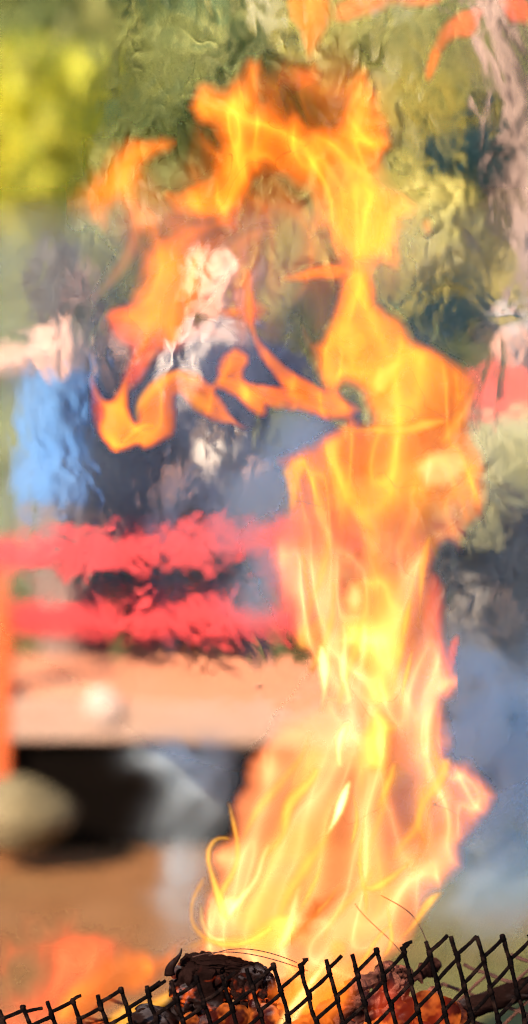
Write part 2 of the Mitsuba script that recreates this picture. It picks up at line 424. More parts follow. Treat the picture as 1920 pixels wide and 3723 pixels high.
put('branch', br[1], 'bark_mat', 'leaning_tree', smooth=50)
m, col = leaves([((1.6, 7.2, 3.9), (1.0, .8, .5), 900), ((.3, 7.3, 4.1), (.9, .7, .4), 700)], .08, OLV, 41)
put('crown', m, 'leaf_mat', 'leaning_tree', color=col)
tag('leaning_tree', 'pinkish brown leaning tree trunk at the upper right edge', 'tree')

# grass tufts
rng = np.random.default_rng(5)
n = 9000
gx = rng.uniform(-.2, 2.6, n); gy = rng.uniform(2.0, 8.5, n)
keep = (meshkit.noise(np.stack([gx * 2, gy * 2, gx * 0], -1), 2) + 0.5 * np.clip(gx, 0, 1)) > .62
gx, gy = gx[keep], gy[keep]; n = len(gx)
h = rng.uniform(.03, .12, n); a = rng.uniform(0, 6.28, n); w = .004
dxy = np.stack([np.cos(a), np.sin(a)], 1)
base = np.stack([gx, gy, gx * 0 - .01], 1)
side = np.stack([-dxy[:, 1], dxy[:, 0], gx * 0], 1) * w
tip = base + np.stack([dxy[:, 0] * h * .4, dxy[:, 1] * h * .4, h], 1)
V = np.stack([base - side, base + side, tip], 1).reshape(-1, 3)
col = np.repeat(np.array([[.20, .20, .07]]) * rng.uniform(.6, 1.5, (n, 1)), 3, axis=0)
put('grass', trimesh.Trimesh(V, np.arange(3 * n).reshape(-1, 3), process=False), 'leaf_mat', color=np.clip(col, 0, 1))
tag('grass', 'thin olive grass on the ground right of the fire', 'grass', kind='stuff')

# ------------------------------------------------------------------ tent at the right
tp = lambda u, v, Y: P(u, v, Y)

def sheet(p00, p10, p11, p01, n=26, sag=.05, th=.006):
    s, t = np.meshgrid(np.linspace(0, 1, n), np.linspace(0, 1, n), indexing='ij')
    q = (p00[None, None] * ((1 - s) * (1 - t))[..., None] + p10 * (s * (1 - t))[..., None] + p11 * (s * t)[..., None] + p01 * ((1 - s) * t)[..., None])
    nrm = np.cross(p10 - p00, p01 - p00); nrm = nrm / np.linalg.norm(nrm)
    q = q + nrm * (-sag * np.sin(np.pi * s) * np.sin(np.pi * t) + .012 * (meshkit.fbm(q * 5, 3) - .5))[..., None]
    i, j = np.meshgrid(np.arange(n - 1), np.arange(n - 1), indexing='ij')
    f = np.stack([i * n + j, (i + 1) * n + j, (i + 1) * n + j + 1, i * n + j + 1], -1).reshape(-1, 4)
    f = np.vstack([f[:, [0, 1, 2]], f[:, [0, 2, 3]]])
    v = q.reshape(-1, 3)
    return trimesh.Trimesh(np.vstack([v, v - nrm * th]), np.vstack([f, f[:, ::-1] + len(v)]), process=False)


E = lambda x, y, z: np.array([x, y, z], float)
yn, yf_ = 5.75, 7.4
put('side_panel', sheet(E(.60, yn, .02), E(.64, yn, .62), E(.64, yf_, .62), E(.60, yf_, .02)), 'tent_cloth', 'tent', smooth=40)
put('roof_panel', sheet(E(.63, yn - .04, .61), E(1.30, yn - .04, 1.06), E(1.30, yf_, 1.06), E(.63, yf_, .61)), 'tent_cloth', 'tent', smooth=40)
put('roof_panel', sheet(E(1.304, yn - .04, 1.06), E(1.97, yn - .04, .61), E(1.97, yf_, .61), E(1.304, yf_, 1.06)), 'tent_cloth', 'tent', smooth=40)
put('side_panel', sheet(E(1.96, yn, .62), E(2.00, yn, .02), E(2.00, yf_, .02), E(1.96, yf_, .62)), 'tent_cloth', 'tent', smooth=40)
put('front_panel', sheet(E(.605, yn + .02, .02), E(1.995, yn + .02, .02), E(1.955, yn + .02, .615), E(.645, yn + .02, .615), sag=.03), 'tent_cloth', 'tent', smooth=40)
put('gable_panel', sheet(E(.66, yn + .02, .621), E(1.94, yn + .02, .621), E(1.31, yn + .02, 1.045), E(1.29, yn + .02, 1.045), sag=.02), 'tent_cloth', 'tent', smooth=40)
put('pole', tube([[1.30, yn - .06, 0], [1.30, yn - .06, 1.1]], .012), 'steel_mat', 'tent', smooth=40)
tag('tent', 'dark slate blue low tent at the right edge behind smoke', 'tent')

# ------------------------------------------------------------------ bench
YBK = 4.25
def brd(u0, v0, u1, v1, Y, hpx, depth, name, mat):
    a, b = P(u0, v0, Y), P(u1, v1, Y)
    c = (a + b) / 2; L = np.linalg.norm(b - a); ang = math.atan2(b[2] - a[2], b[0] - a[0])
    m = box(0, 0, 0, L, depth, hpx * (Y - YC) / FPX, .008)
    for _ in range(3): m = m.subdivide()
    m.apply_transform(trimesh.transformations.rotation_matrix(-ang, [0, 1, 0])); m.apply_translation(c)
    return put(name, m, mat, 'bench', smooth=30)


brd(-30, 2018, 1330, 1925, YBK, 128, .035, 'back_slat', 'red_paint')
brd(-30, 2245, 1330, 2205, YBK - .03, 122, .035, 'back_slat', 'red_paint')
sc_ = (8.0) / FPX
zseat = P(300, 2450, 3.9)[2]
x0b, x1b = P(0, 2450, 3.9)[0], P(1330, 2450, 3.9)[0]
for k, (y0, y1) in enumerate([(3.58, 3.75), (3.765, 3.935), (3.95, 4.12)]):
    put('seat_board', box((x0b + x1b) / 2, (y0 + y1) / 2, zseat + .012 * k - .012, x1b - x0b, y1 - y0, .04), 'salmon_paint', 'bench', smooth=30)
put('front_board', box((x0b + x1b) / 2, 3.555, zseat - .085, x1b - x0b, .045, .125), 'pale_paint', 'bench', smooth=30)
put('base', box((x0b + x1b) / 2 - .09, 3.80, zseat / 2 - .06, (x1b - x0b) + .14, .42, zseat - .14), 'dark_wood_and_shade', 'bench', smooth=30)  # no real plinth: dark block added for the shade under the seat
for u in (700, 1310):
    put('back_post', box(P(u, 2100, YBK + .04)[0], YBK + .05, .5, .06, .06, .98), 'dark_wood_and_shade', 'bench', smooth=30)
put('arm_post', box(P(12, 2300, 3.6)[0], 3.56, .42, .055, .07, .80, ry=.02), 'orange_paint', 'bench', smooth=30)
put('arm_post', box(P(1350, 2300, 3.6)[0], 3.56, .40, .055, .07, .76), 'orange_paint', 'bench', smooth=30)
disc = trimesh.creation.icosphere(subdivisions=3, radius=.056)  # added shape standing for the blurred glint of a bolt head
disc.vertices = disc.vertices * np.array([1, .3, 1.0])
cc = P(378, 2568, 3.515)
disc.apply_translation(cc + [0, .004, 0])
put('glint_disc', disc, 'glint_pale', 'bench', smooth=True)
tag('bench', 'red slatted bench with salmon seat standing left of the fire', 'bench')
labels['bench__glint_disc'] = {'label': 'blurred bolt glint shaped as a pale round cap on the front board'}

st = trimesh.creation.icosphere(subdivisions=4, radius=1)
st.vertices = st.vertices * (0.8 + .45 * meshkit.fbm(np.asarray(st.vertices) * 1.6, 4, 8))[:, None] * np.array([.16, .13, .10])
st.apply_translation(P(60, 2960, 3.3) + [0, 0, .0])
put('boulder', st, 'stone_mat', smooth=True)
tag('boulder', 'pale mossy boulder lying below the bench at the left edge', 'stone')


# ------------------------------------------------------------------ people
def sph(c, r):
    return Manifold.sphere(r, 20).translate([float(x) for x in c])


def bone(*balls):
    return Manifold.batch_hull([sph(c, r) for c, r in balls])


def to_mesh(m, edge, it=6):
    m = m.refine_to_length(edge)
    q = m.to_mesh()
    t = trimesh.Trimesh(q.vert_properties[:, :3], q.tri_verts, process=True)
    trimesh.smoothing.filter_taubin(t, iterations=it)
    return t


def hand(w, e, side):
    """palm and five fingers from the wrist w, away from the elbow e"""
    w, e = np.array(w), np.array(e)
    d = w - e; d /= np.linalg.norm(d)
    s = np.cross(d, [0, -1, 0.2]); s /= np.linalg.norm(s); s *= side
    nrm = np.cross(d, s)
    pal = bone((w, .024), (w + d * .085 + s * .03, .014), (w + d * .085 - s * .03, .014), (w + d * .03 - s * .028, .016))
    out = [pal]
    for k, (o, L) in enumerate([(.031, .070), (.011, .080), (-.010, .074), (-.030, .058)]):
        a = w + d * .085 + s * o
        b = a + d * L * .55 + nrm * .008 + s * o * .25
        c = b + d * L * .36 + nrm * .028
        out += [bone((a, .0095), (b, .0085)), bone((b, .0085), (c, .007))]
    a = w + d * .022 + s * .024; b = a + d * .035 + s * .034; c = b + d * .034 + s * .010
    out += [bone((a, .013), (b, .0105)), bone((b, .0105), (c, .0085))]
    return out


def person(loc, H, rz, arms, shirt, trousers, hair, label, sleeve=1.0, lean=0.0, hair_len=0.0, scarf=None, group=None, tank=False, skin='skin'):
    key = numbered('person')
    S = H / 1.75
    hipL, hipR = np.array([-.09, 0, .92]), np.array([.09, 0, .92])
    off = np.array([0, -lean, 0])
    sh = [np.array([-.175, 0, 1.42]) + off, np.array([.175, 0, 1.42]) + off]
    neck, head = np.array([0, 0, 1.47]) + off, np.array([0, -.015, 1.63]) + off * 1.15
    body, top, leg = [], [], []
    g_ = .013
    def both(lst, balls, extra): lst.append(bone(*[(c, r + extra) for c, r in balls]))
    tor = [[((-.085, 0, .95), .105), ((.085, 0, .95), .105), ((-.06, 0, 1.13), .095), ((.06, 0, 1.13), .095)],
           [((-.06, 0, 1.13), .095), ((.06, 0, 1.13), .095), (tuple(np.array([-.085, 0, 1.31]) + off * .8), .11), (tuple(np.array([.085, 0, 1.31]) + off * .8), .11)],
           [(tuple(np.array([-.085, 0, 1.31]) + off * .8), .11), (tuple(np.array([.085, 0, 1.31]) + off * .8), .11), (tuple(sh[0]), .05), (tuple(sh[1]), .05), (tuple(neck), .05)]]
    for b in tor:
        both(body, b, 0)
        both(top, [(c, r) if r > .06 else ((c[0] * .5, c[1], c[2] - .05), r) for c, r in b] if tank else b, g_)
    body.append(bone((neck - [0, 0, .04], .058), (head - [0, -.01, .07], .052)))
    hb = [bone((head + [0, .02, .035], .088), (head + [0, -.015, .0], .078), (head + [0, -.035, -.055], .05)),
          bone((head + [0, -.035, -.055], .052), (head + [0, -.068, -.088], .026)),
          bone((head + [0, -.088, .012], .010), (head + [0, -.112, -.024], .014), (head + [0, -.09, -.03], .014)),
          bone((head + [0, -.09, -.056], .011), (head + [.012, -.088, -.056], .010), (head + [-.012, -.088, -.056], .010))]
    for sx in (-1, 1):
        hb.append(bone((head + [sx * .083, .012, .012], .013), (head + [sx * .085, .008, -.022], .010)))
        hb.append(bone((head + [sx * .03, -.082, .03], .012), (head + [sx * .045, -.072, .028], .011)))
    body += hb
    for sx, (el, wr) in zip((0, 1), arms):
        el, wr = np.array(el) + off, np.array(wr) + off
        body += [bone((sh[sx], .05), (el, .037)), bone((el, .037), (wr, .025))] + hand(wr, el, 1 if sx else -1)
        if not tank: top.append(bone((sh[sx], .05 + g_), (sh[sx] + (el - sh[sx]) * min(1, sleeve), .042 + g_)))
        if sleeve > 1: top.append(bone((el, .037 + g_), (el + (wr - el) * (sleeve - 1), .029 + g_)))
    for hp in (hipL, hipR):
        kn = hp * [1.1, 1, 0] + [0, -.02, .49]; an = hp * [1.2, 1, 0] + [0, .01, .09]
        seg = [[(tuple(hp), .088), (tuple(kn), .058)], [(tuple(kn), .058), (tuple(an), .038)]]
        for b in seg: both(body, b, 0); both(leg, b, g_ * 1.3)
        foot = bone((an + [0, .01, -.05], .036), (an + [0, -.14, -.06], .028), (an + [0, -.05, -.04], .034))
        body.append(foot)
    both(leg, [((-.085, 0, .95), .105), ((.085, 0, .95), .105), ((-.07, 0, 1.03), .098), ((.07, 0, 1.03), .098)], g_ * .6)
    M = trimesh.transformations.rotation_matrix(rz, [0, 0, 1]); M[:3, :3] *= S; M[:3, 3] = loc
    def add(name, t, mat):
        t.apply_transform(M); return put(name, t, mat, key, smooth=True)
    add('body', to_mesh(Manifold.batch_boolean(body, __import__('manifold3d').OpType.Add), .011, 5), skin)
    tm = to_mesh(Manifold.batch_boolean(top, __import__('manifold3d').OpType.Add), .022, 6)
    v = np.asarray(tm.vertices)
    tm.vertices = v + tm.vertex_normals * ((meshkit.fbm(v * [14, 14, 7], 3, 4) - .45) * .018)[:, None]
    add('top', tm, shirt)
    tm = to_mesh(Manifold.batch_boolean(leg, __import__('manifold3d').OpType.Add), .022, 6)
    v = np.asarray(tm.vertices)
    tm.vertices = v + tm.vertex_normals * ((meshkit.fbm(v * [14, 14, 7], 3, 6) - .45) * .016)[:, None]
    add('trousers', tm, trousers)
    hm = bone((head + [0, .028, .045], .098), (head + [0, .035, 0], .092), (head + [0, .045, -.05 - hair_len], .07))
    if hair_len: hm = hm + bone((head + [-.07, .02, .02], .035), (head + [-.085, .02, -.06 - hair_len], .032)) + bone((head + [.07, .02, .02], .035), (head + [.085, .02, -.06 - hair_len], .032))
    hm = hm - Manifold.cube([.13, .2, .2], True).translate([float(x) for x in head + [0, -.125, -.04]])
    tm = to_mesh(hm, .012, 8)
    v = np.asarray(tm.vertices)
    tm.vertices = v + tm.vertex_normals * ((meshkit.fbm(v * [60, 60, 14], 3, 2) - .5) * .016)[:, None]
    add('hair', tm, hair)
    for sx in (-1, 1):
        hp = hipL if sx < 0 else hipR
        an = hp * [1.2, 1, 0] + [0, .01, .09]
        add('shoe', to_mesh(bone((an + [0, .012, -.048], .045), (an + [0, -.15, -.06], .036), (an + [0, -.05, -.03], .042)), .02, 4), 'shoe_mat')
        e = trimesh.creation.icosphere(subdivisions=2, radius=.0105); e.apply_translation(head + [sx * .033, -.0755, .012]); add('eye', e, 'eye_mat')
    lp = trimesh.creation.icosphere(subdivisions=2, radius=.02); lp.vertices = lp.vertices * [1, .35, .3]; lp.apply_translation(head + [0, -.0985, -.056]); add('mouth', lp, 'lip_mat')
    if scarf:
        sm = [bone((neck + [math.cos(a) * .085, math.sin(a) * .075, .0], .032), (neck + [math.cos(a + .55) * .085, math.sin(a + .55) * .075, .0], .032)) for a in np.arange(0, 6.28, .52)]
        sm.append(bone((neck + [-.08, -.08, -.02], .04), (neck + [-.13, -.12, -.30], .03)))
        add('scarf', to_mesh(Manifold.batch_boolean(sm, __import__('manifold3d').OpType.Add), .018, 5), scarf)
    tag(key, label, 'person', group)
    return key


def at(u, Y):
    return [float((u - 960) / FPX * (Y - YC)), Y, 0.0]


person(at(225, 4.75), 1.78, 1.75, [((-.10, .26, 1.36), (.02, .50, 1.28)), ((.24, -.06, 1.20), (.18, -.20, 1.38))], 'blue_cloth', 'taupe_cloth', 'hair_dark',
       'dark haired person in a sleeveless light blue top standing behind the bench at left', tank=True, lean=.02, hair_len=.03)
person(at(800, 5.1), 1.76, -.1, [((-.42, .02, 1.16), (-.22, -.14, 1.02)), ((.41, .02, 1.15), (.22, -.14, 1.0))], 'navy_cloth', 'navy_cloth', 'hair_fair',
       'fair haired person in navy clothes with pale scarf standing behind the flames', sleeve=1.9, scarf='pale_cloth')
person(at(445, 4.95), 1.55, .3, [((-.27, -.03, 1.16), (-.2, -.2, 1.02)), ((.27, -.03, 1.16), (.2, -.2, 1.02))], 'navy_cloth', 'navy_cloth', 'hair_brown',
       'brown haired person in a dark navy jacket half hidden behind the left curls of flame', sleeve=1.9, hair_len=.08)
person(at(780, 4.5), 1.19, .0, [((-.26, .03, 1.15), (-.08, -.16, 1.17)), ((.26, .03, 1.15), (.08, -.17, 1.19))], 'navy_cloth', 'navy_cloth', 'hair_brown',
       'brown haired child in a navy jacket standing just behind the red bench', sleeve=1.9, hair_len=.05, skin='pale_skin')
person(at(1840, 6.9), 1.56, -1.0, [((-.27, -.06, 1.17), (-.2, -.24, 1.10)), ((.27, -.06, 1.17), (.2, -.24, 1.1))], 'red_cloth', 'taupe_cloth', 'hair_grey',
       'grey haired person in a red top standing behind the shrub at the right edge', sleeve=1.8)

# ------------------------------------------------------------------ fire basket
def yf(u): return 0.05 * ((np.asarray(u, float) - 960) / 960) ** 2


def node(i, k):
    sx = 97.5 if i >= 0 else 101.5
    x = 1298 + sx * i + 27 * (k - 1)
    q = 0.25 * i * i if i < 0 else 0.0
    step = 103 + (2.0 * i if i < 0 else 1.2 * i)
    return np.array([x, 3542 + step * (k - 1) + 11.2 * i - q + (14 if k == -1 and i > 2 else 0)])


RIM = np.array([(-400, 3740), (2, 3668), (84, 3657), (171, 3638), (263, 3633), (349, 3612), (438, 3593), (535, 3583), (624, 3557), (730, 3545), (819, 3538), (900, 3520), (995, 3501), (1096, 3490),
                (1185, 3481), (1274, 3469), (1367, 3449), (1465, 3430), (1543, 3423), (1600, 3412), (1637, 3394), (1715, 3405), (1810, 3398), (1905, 3388), (2300, 3350)], float)
rim = lambda x: np.interp(x, RIM[:, 0], RIM[:, 1])


def strand(a, b, r, wav, rng, cutline=True, Y=yf, bend=0.0):
    p = np.linspace(0, 1, 9)[:, None] * (b - a) + a
    p = p + wav * np.sin(np.linspace(0, np.pi, 9))[:, None] * rng.normal(size=2) * .6
    if cutline:
        p = p[p[:, 1] > rim(p[:, 0]) - 1]
    if len(p) < 3: return None
    q = P(p[:, 0], p[:, 1], Y(p[:, 0]))
    s = np.linspace(0, np.pi, len(q))
    q[:, 1] += bend * np.sin(s) + rng.normal() * .001
    return tube(q, r * (1 + .12 * rng.normal(size=len(q)) * .5), 6)


rng = np.random.default_rng(12)
ms = []
for i in range(-16, 11):
    for k in range(-2, 10):
        n0, nd, nl = node(i, k), node(i, k + 1), node(i - 1, k + 1)
        if n0[1] > 4010 or n0[0] < -260 or n0[0] > 2200: continue
        j = rng.normal(size=2) * 2.5
        tb = np.array([2.5, 12.0])
        for a, b, r in ((n0 + tb * .7, nd - tb * .7, .0034), (n0 + tb * .7, nl - tb * .7, .0031), (n0 - tb * 1.3, n0 + tb * 1.3, .0045)):
            if min(a[1], b[1]) > 4010: continue
            t = strand(a + j * .4, b + j * .2, r, 3.0, rng, bend=-.003)
            if t is not None: ms.append(t)
# bent stubs left where the sheet was cut
for a, b in (((535, 3612), (602, 3566)), ((263, 3640), (294, 3620)), ((87, 3680), (154, 3665)), ((1465, 3440), (1499, 3424)), ((1101, 3491), (1122, 3488))):
    t = strand(np.array(a, float), np.array(b, float), .0028, 3.0, rng, cutline=False)
    ms.append(t)
put('front_mesh', cat(ms), 'steel_mat', 'fire_basket', smooth=50)
ms = []
Q = lambda i, j: np.array([1608, 3576.0]) + i * np.array([92, 33.0]) + j * np.array([78, -70.0])
brim = lambda x: np.interp(x, [1300, 1440, 1588, 1680, 1920, 2200], [3640, 3600, 3532, 3510, 3462, 3410])
ybk = lambda u: 0.27 - 0.05 * ((np.asarray(u, float) - 960) / 960) ** 2
for i in range(-9, 12):
    for j in range(-12, 8):
        a = Q(i, j)
        if not (-200 < a[0] < 2150) or a[1] > 3960: continue
        for b, r in ((Q(i + 1, j), .0030), (Q(i, j + 1), .0027)):
            if min(a[1], b[1]) < brim(min(a[0], b[0])) - 12: continue
            t = strand(a, b, r, 4.0, rng, cutline=False, Y=ybk)
            if t is not None: ms.append(t)
put('back_mesh', cat(ms), 'rust_mat', 'fire_basket', smooth=50)
zb = P(960, 4010, 0.0)[2]
put('floor_plate', box(0, .16, zb - .004, 1.02, .42, .008), 'steel_mat', 'fire_basket', smooth=30)
for x in (-.46, .46):
    for y in (0.0, .32):
        put('leg', tube([[x, y, zb - .002], [x * 1.04, y, -.02]], .011, 8), 'steel_mat', 'fire_basket', smooth=50)
for s, u in ((-1, -180), (1, 2110)):
    m2 = []
    for z in np.linspace(zb, zb + .19, 5):
        m2.append(tube([[s * .47, .04, z], [s * .475, .28, z + .02]], .003))
    for y in np.linspace(.04, .28, 5):
        m2.append(tube([[s * .472, y, zb], [s * .472, y, zb + .2]], .003))
    put('side_mesh', cat(m2), 'steel_mat', 'fire_basket', smooth=50)
tag('fire_basket', 'black expanded steel mesh fire basket holding the burning logs', 'fire basket')


# ------------------------------------------------------------------ logs, coals, twigs
def log(a, b, r, seed, rough=.25, sides=48, rings=60, flat=.0):
    a, b = np.array(a), np.array(b)
    s = .5 - .5 * np.cos(np.linspace(0.0, np.pi, rings))
    prof = np.clip(1 - np.abs(2 * s - 1) ** 9, 0, 1) ** .5 + .01
    pts = a + s[:, None] * (b - a)
    m = tube(pts, r * prof, sides)
    v = np.asarray(m.vertices)
    n_ = m.vertex_normals
    ax = (b - a) / np.linalg.norm(b - a)
    al = (v - a) @ ax
    q = v * 1.0 + ax * (-0.6 * al[:, None])
    d = meshkit.fbm(q / r * 1.1, 4, seed) - .5
    cr = np.abs(meshkit.fbm(v / r * 2.0, 3, seed + 9) - .5)
    m.vertices = v + n_ * (r * (rough * 2 * d - .30 * np.clip(.05 - cr, 0, 1) / .05 * .5))[:, None]
    return m


def emis(mesh, tex_id, k=1.0, zfade=None):
    v = np.asarray(mesh.vertices)
    u = np.full(len(v), k) if zfade is None else k * np.clip((zfade[1] - v[:, 2]) / (zfade[1] - zfade[0]), 0, 1)
    return np.stack([u, u * 0], 1), {'type': 'area', 'radiance': {'type': 'ref', 'id': tex_id}}


def burning(key, mesh, mat, texid, k, zfade, label, category, group=None):
    uv, em = emis(mesh, texid, k, zfade)
    kk = put(key, mesh, mat, smooth=True, uv=uv, emitter=em)
    return tag(kk, label, category, group)


zl = P(800, 3723, .12)[2]
def lump(u, v, Y, rx, ry, rz, seed, sub=5, tilt=0.0):
    m = trimesh.creation.icosphere(subdivisions=sub)
    p = np.asarray(m.vertices)
    p = p / (np.abs(p) ** 4).sum(1, keepdims=True) ** .25 * .5 + p * .5
    d = meshkit.fbm(p * 1.7, 4, seed) - .5
    rg = np.abs(meshkit.fbm(p * np.array([2.2, 2.2, 1.1]), 4, seed + 3) - .5)
    p = p * (1 + .55 * d - .22 * np.clip(.08 - rg, 0, 1) / .08)[:, None]
    s_ = (Y - YC) / FPX
    m.vertices = p * np.array([rx * s_, ry * s_, rz * s_])
    if tilt: m.apply_transform(trimesh.transformations.rotation_matrix(tilt, [0, 1, 0]))
    m.apply_translation(P(u, v, Y))
    return m


burning('charred_log', lump(735, 3600, .13, 120, 110, 135, 3, tilt=.1), 'char_mat', 'ember_glow', 1.0, (zl - .02, zl + .11), 'big black charred log with ashy crust behind the mesh at the bottom centre', 'log')
burning('charred_log', lump(925, 3605, .10, 85, 80, 105, 8, tilt=-.25), 'char_mat', 'ember_glow', 1.2, (zl - .02, zl + .10), 'cracked grey charred log end leaning on the right side of the big black log', 'log')
burning('charred_log', lump(800, 3515, .12, 140, 70, 36, 12, tilt=.10), 'char_mat', 'ember_glow', .0, None, 'flat brownish black crust of bark lying on top of the big black log', 'bark')
burning('charred_log', log(P(520, 3760, .08), P(680, 3720, .20), .045, 6, .3), 'char_mat', 'ember_glow', 1.0, (zl - .04, zl + .02), 'charred log end low at left of the big black log', 'log')
burning('burning_log', log(P(1230, 3730, .12), P(1540, 3690, .20), .022, 7, .45), 'burnt_mat', 'ember_glow', .8, (zl - .04, zl + .10), 'reddish brown burning log right of centre behind the mesh', 'log')
burning('burning_log', lump(1425, 3570, .17, 75, 60, 70, 28, tilt=.3), 'burnt_mat', 'ember_glow', .6, (zl, zl + .10), 'dark red log piece on top of the pile at the right', 'log')
burning('burning_log', log(P(1180, 3640, .16), P(1300, 3730, .08), .030, 9, .3), 'burnt_mat', 'ember_glow', .9, (zl - .04, zl + .10), 'split glowing log between the two piles behind the mesh', 'log')
burning('burning_log', log(P(1520, 3720, .12), P(1680, 3690, .18), .022, 10, .35), 'burnt_mat', 'coal_glow', .5, (zl - .05, zl + .06), 'orange glowing log end low at the right', 'log')
rng = np.random.default_rng(77)
KIND = [(1275, 3590, 1420, 3545, .10, 'reddish split stick lying highest on the right pile'), (1290, 3640, 1460, 3630, .08, 'pinkish split stick lying level in front of the right pile'), (1240, 3650, 1330, 3560, .12, 'split stick leaning up to the right on the left flank of the right pile'),
        (1430, 3690, 1600, 3600, .09, 'long split stick sloping up to the right end of the pile'), (1500, 3560, 1600, 3500, .16, 'thin split stick sticking out at the upper right of the pile'), (1330, 3700, 1480, 3680, .07, 'lowest split stick in front of the right pile'),
        (1180, 3690, 1300, 3640, .09, 'short split stick at the left foot of the right pile')]
for (u0, v0, u1, v1, Y, lab) in KIND:
    a, b = P(u0, v0, Y), P(u1, v1, Y + .04)
    L = np.linalg.norm(b - a); d = (b - a) / L
    nsec = 14; sec = []
    e1 = np.cross(d, [0, 1, 0]); e1 /= np.linalg.norm(e1); e2 = np.cross(d, e1)
    w0, h0 = rng.uniform(.010, .015), rng.uniform(.005, .009)
    prof = np.array([(-1, -.6), (-.4, -1), (.5, -.9), (1, -.1), (.55, .8), (-.3, 1), (-.9, .4)])
    V = []
    for q in range(nsec):
        t = q / (nsec - 1)
        k = (1 - .5 * abs(2 * t - 1) ** 4) * (1 + .25 * rng.normal() * .5)
        c = a + d * L * t + e1 * rng.normal() * .0012 + e2 * rng.normal() * .0012
        V.append(c + k * (prof[:, :1] * (1 + .12 * rng.normal(size=(7, 1)))) * w0 * e1 + k * prof[:, 1:] * (1 + .15 * rng.normal(size=(7, 1))) * h0 * e2)
    V = np.vstack(V + [a[None], b[None]])
    ii, jj = np.meshgrid(np.arange(nsec - 1), np.arange(7), indexing='ij')
    q4 = np.stack([ii * 7 + jj, ii * 7 + (jj + 1) % 7, (ii + 1) * 7 + (jj + 1) % 7, (ii + 1) * 7 + jj], -1).reshape(-1, 4)
    kk_ = np.arange(7); n_ = nsec * 7
    F_ = np.vstack([q4[:, [0, 1, 2]], q4[:, [0, 2, 3]], np.stack([np.full(7, n_), (kk_ + 1) % 7, kk_], 1), np.stack([np.full(7, n_ + 1), n_ - 7 + kk_, n_ - 7 + (kk_ + 1) % 7], 1)])
    m = trimesh.Trimesh(V, F_, process=False)
    if m.volume < 0: m.invert()
    tag(put('split_stick', m, 'burnt_mat', smooth=False), lab, 'firewood', 'split sticks burning on the right pile')
put('charred_stick', log(P(1640, 3690, .20), P(2000, 3560, .24), .017, 12, .25), 'char_mat', smooth=True)
tag('charred_stick', 'dark grey charred stick leaning at the far right of the basket', 'stick')
sh_ = tube(spline(np.vstack([P(618, 3545, .10), P(632, 3500, .10), P(650, 3478, .10), P(660, 3448, .10)]), 16), np.linspace(.009, .0008, 16), 7)
put('bark_chip', sh_, 'char_mat', smooth=True)
tag('bark_chip', 'small pointed bark chip standing at the left end of the black log', 'bark')
rng = np.random.default_rng(3)
COALS = sorted([(820, 3690, .05, .016), (870, 3715, .05, .02), (960, 3700, .06, .022), (925, 3660, .06, .013), (780, 3722, .05, .018), (1010, 3722, .07, .022), (1160, 3730, .08, .022),
                                   (690, 3735, .06, .02), (740, 3745, .05, .02), (1100, 3745, .08, .024), (1380, 3735, .1, .026), (1450, 3700, .08, .02), (1560, 3660, .10, .022), (1615, 3690, .10, .022)])
ORD = 'first second third fourth fifth sixth seventh eighth ninth tenth eleventh twelfth thirteenth fourteenth'.split()
for k, (u, v, Y, r) in enumerate(COALS):
    s = trimesh.creation.icosphere(subdivisions=3, radius=r)
    s.vertices = s.vertices * (0.75 + .55 * meshkit.fbm(np.asarray(s.vertices) / r * 1.3, 3, 20 + k))[:, None] * rng.uniform(.8, 1.3, 3)
    s.apply_translation(P(u, v, Y))
    burning('glowing_coal', s, 'char_mat', 'coal_glow', rng.uniform(.3, .8), None, f'glowing orange coal at the foot of the fire, {ORD[k]} coal from the left', 'coal', 'glowing coals at the foot of the fire')
# ember bed under everything
xb, yb = np.meshgrid(np.linspace(-.46, .46, 90), np.linspace(.02, .32, 30), indexing='ij')
zz = zb + .01 + .10 * (1 - (xb / .5) ** 2) * (1 - ((yb - .17) / .19) ** 2) * .9 + .02 * (meshkit.fbm(np.stack([xb * 40, yb * 40, xb * 0], -1), 3) - .5)
i, j = np.meshgrid(np.arange(89), np.arange(29), indexing='ij')
qd = np.stack([i * 30 + j, (i + 1) * 30 + j, (i + 1) * 30 + j + 1, i * 30 + j + 1], -1).reshape(-1, 4)
bm = trimesh.Trimesh(np.stack([xb, yb, zz], -1).reshape(-1, 3), np.vstack([qd[:, [0, 1, 2]], qd[:, [0, 2, 3]]]), process=False)
uv, em = emis(bm, 'ember_glow', .9)
put('ember_bed', bm, 'char_mat', smooth=True, uv=uv, emitter=em)
tag('ember_bed', 'bed of grey ash and dim embers in the basket', 'embers', kind='stuff')
for k_, (pts, r) in enumerate((([(1385, 3255), (1440, 3285), (1500, 3330), (1535, 3385), (1552, 3425)], .0008), ([(1290, 3285), (1340, 3345), (1400, 3400), (1470, 3480), (1500, 3540)], .0007),
               ([(760, 3475), (870, 3450), (980, 3465), (1080, 3500)], .0008), ([(700, 3480), (840, 3462), (960, 3480), (1120, 3530)], .0008))):
    q = spline(pts, 24)
    t = tube(P(q[:, 0], q[:, 1], np.full(len(q), .06 if k_ > 1 else .13)), r, 5)
    k = put('twig', t, 'rust_mat', smooth=50)
    tag(k, ['thin curved reddish twig poking up through the flame at right', 'longer thin twig bowed above the right logs', 'hair thin stalk arching over the black log', 'hair thin stalk lying lower over the black log'][len([x for x in scene if x.startswith('twig')]) - 1], 'twig')


# ------------------------------------------------------------------ the flame
def chaikin(p, n=2):
    for _ in range(n):
        q = np.roll(p, -1, axis=0)
        p = np.stack([p * .75 + q * .25, p * .25 + q * .75], 1).reshape(-1, 2)
    return p


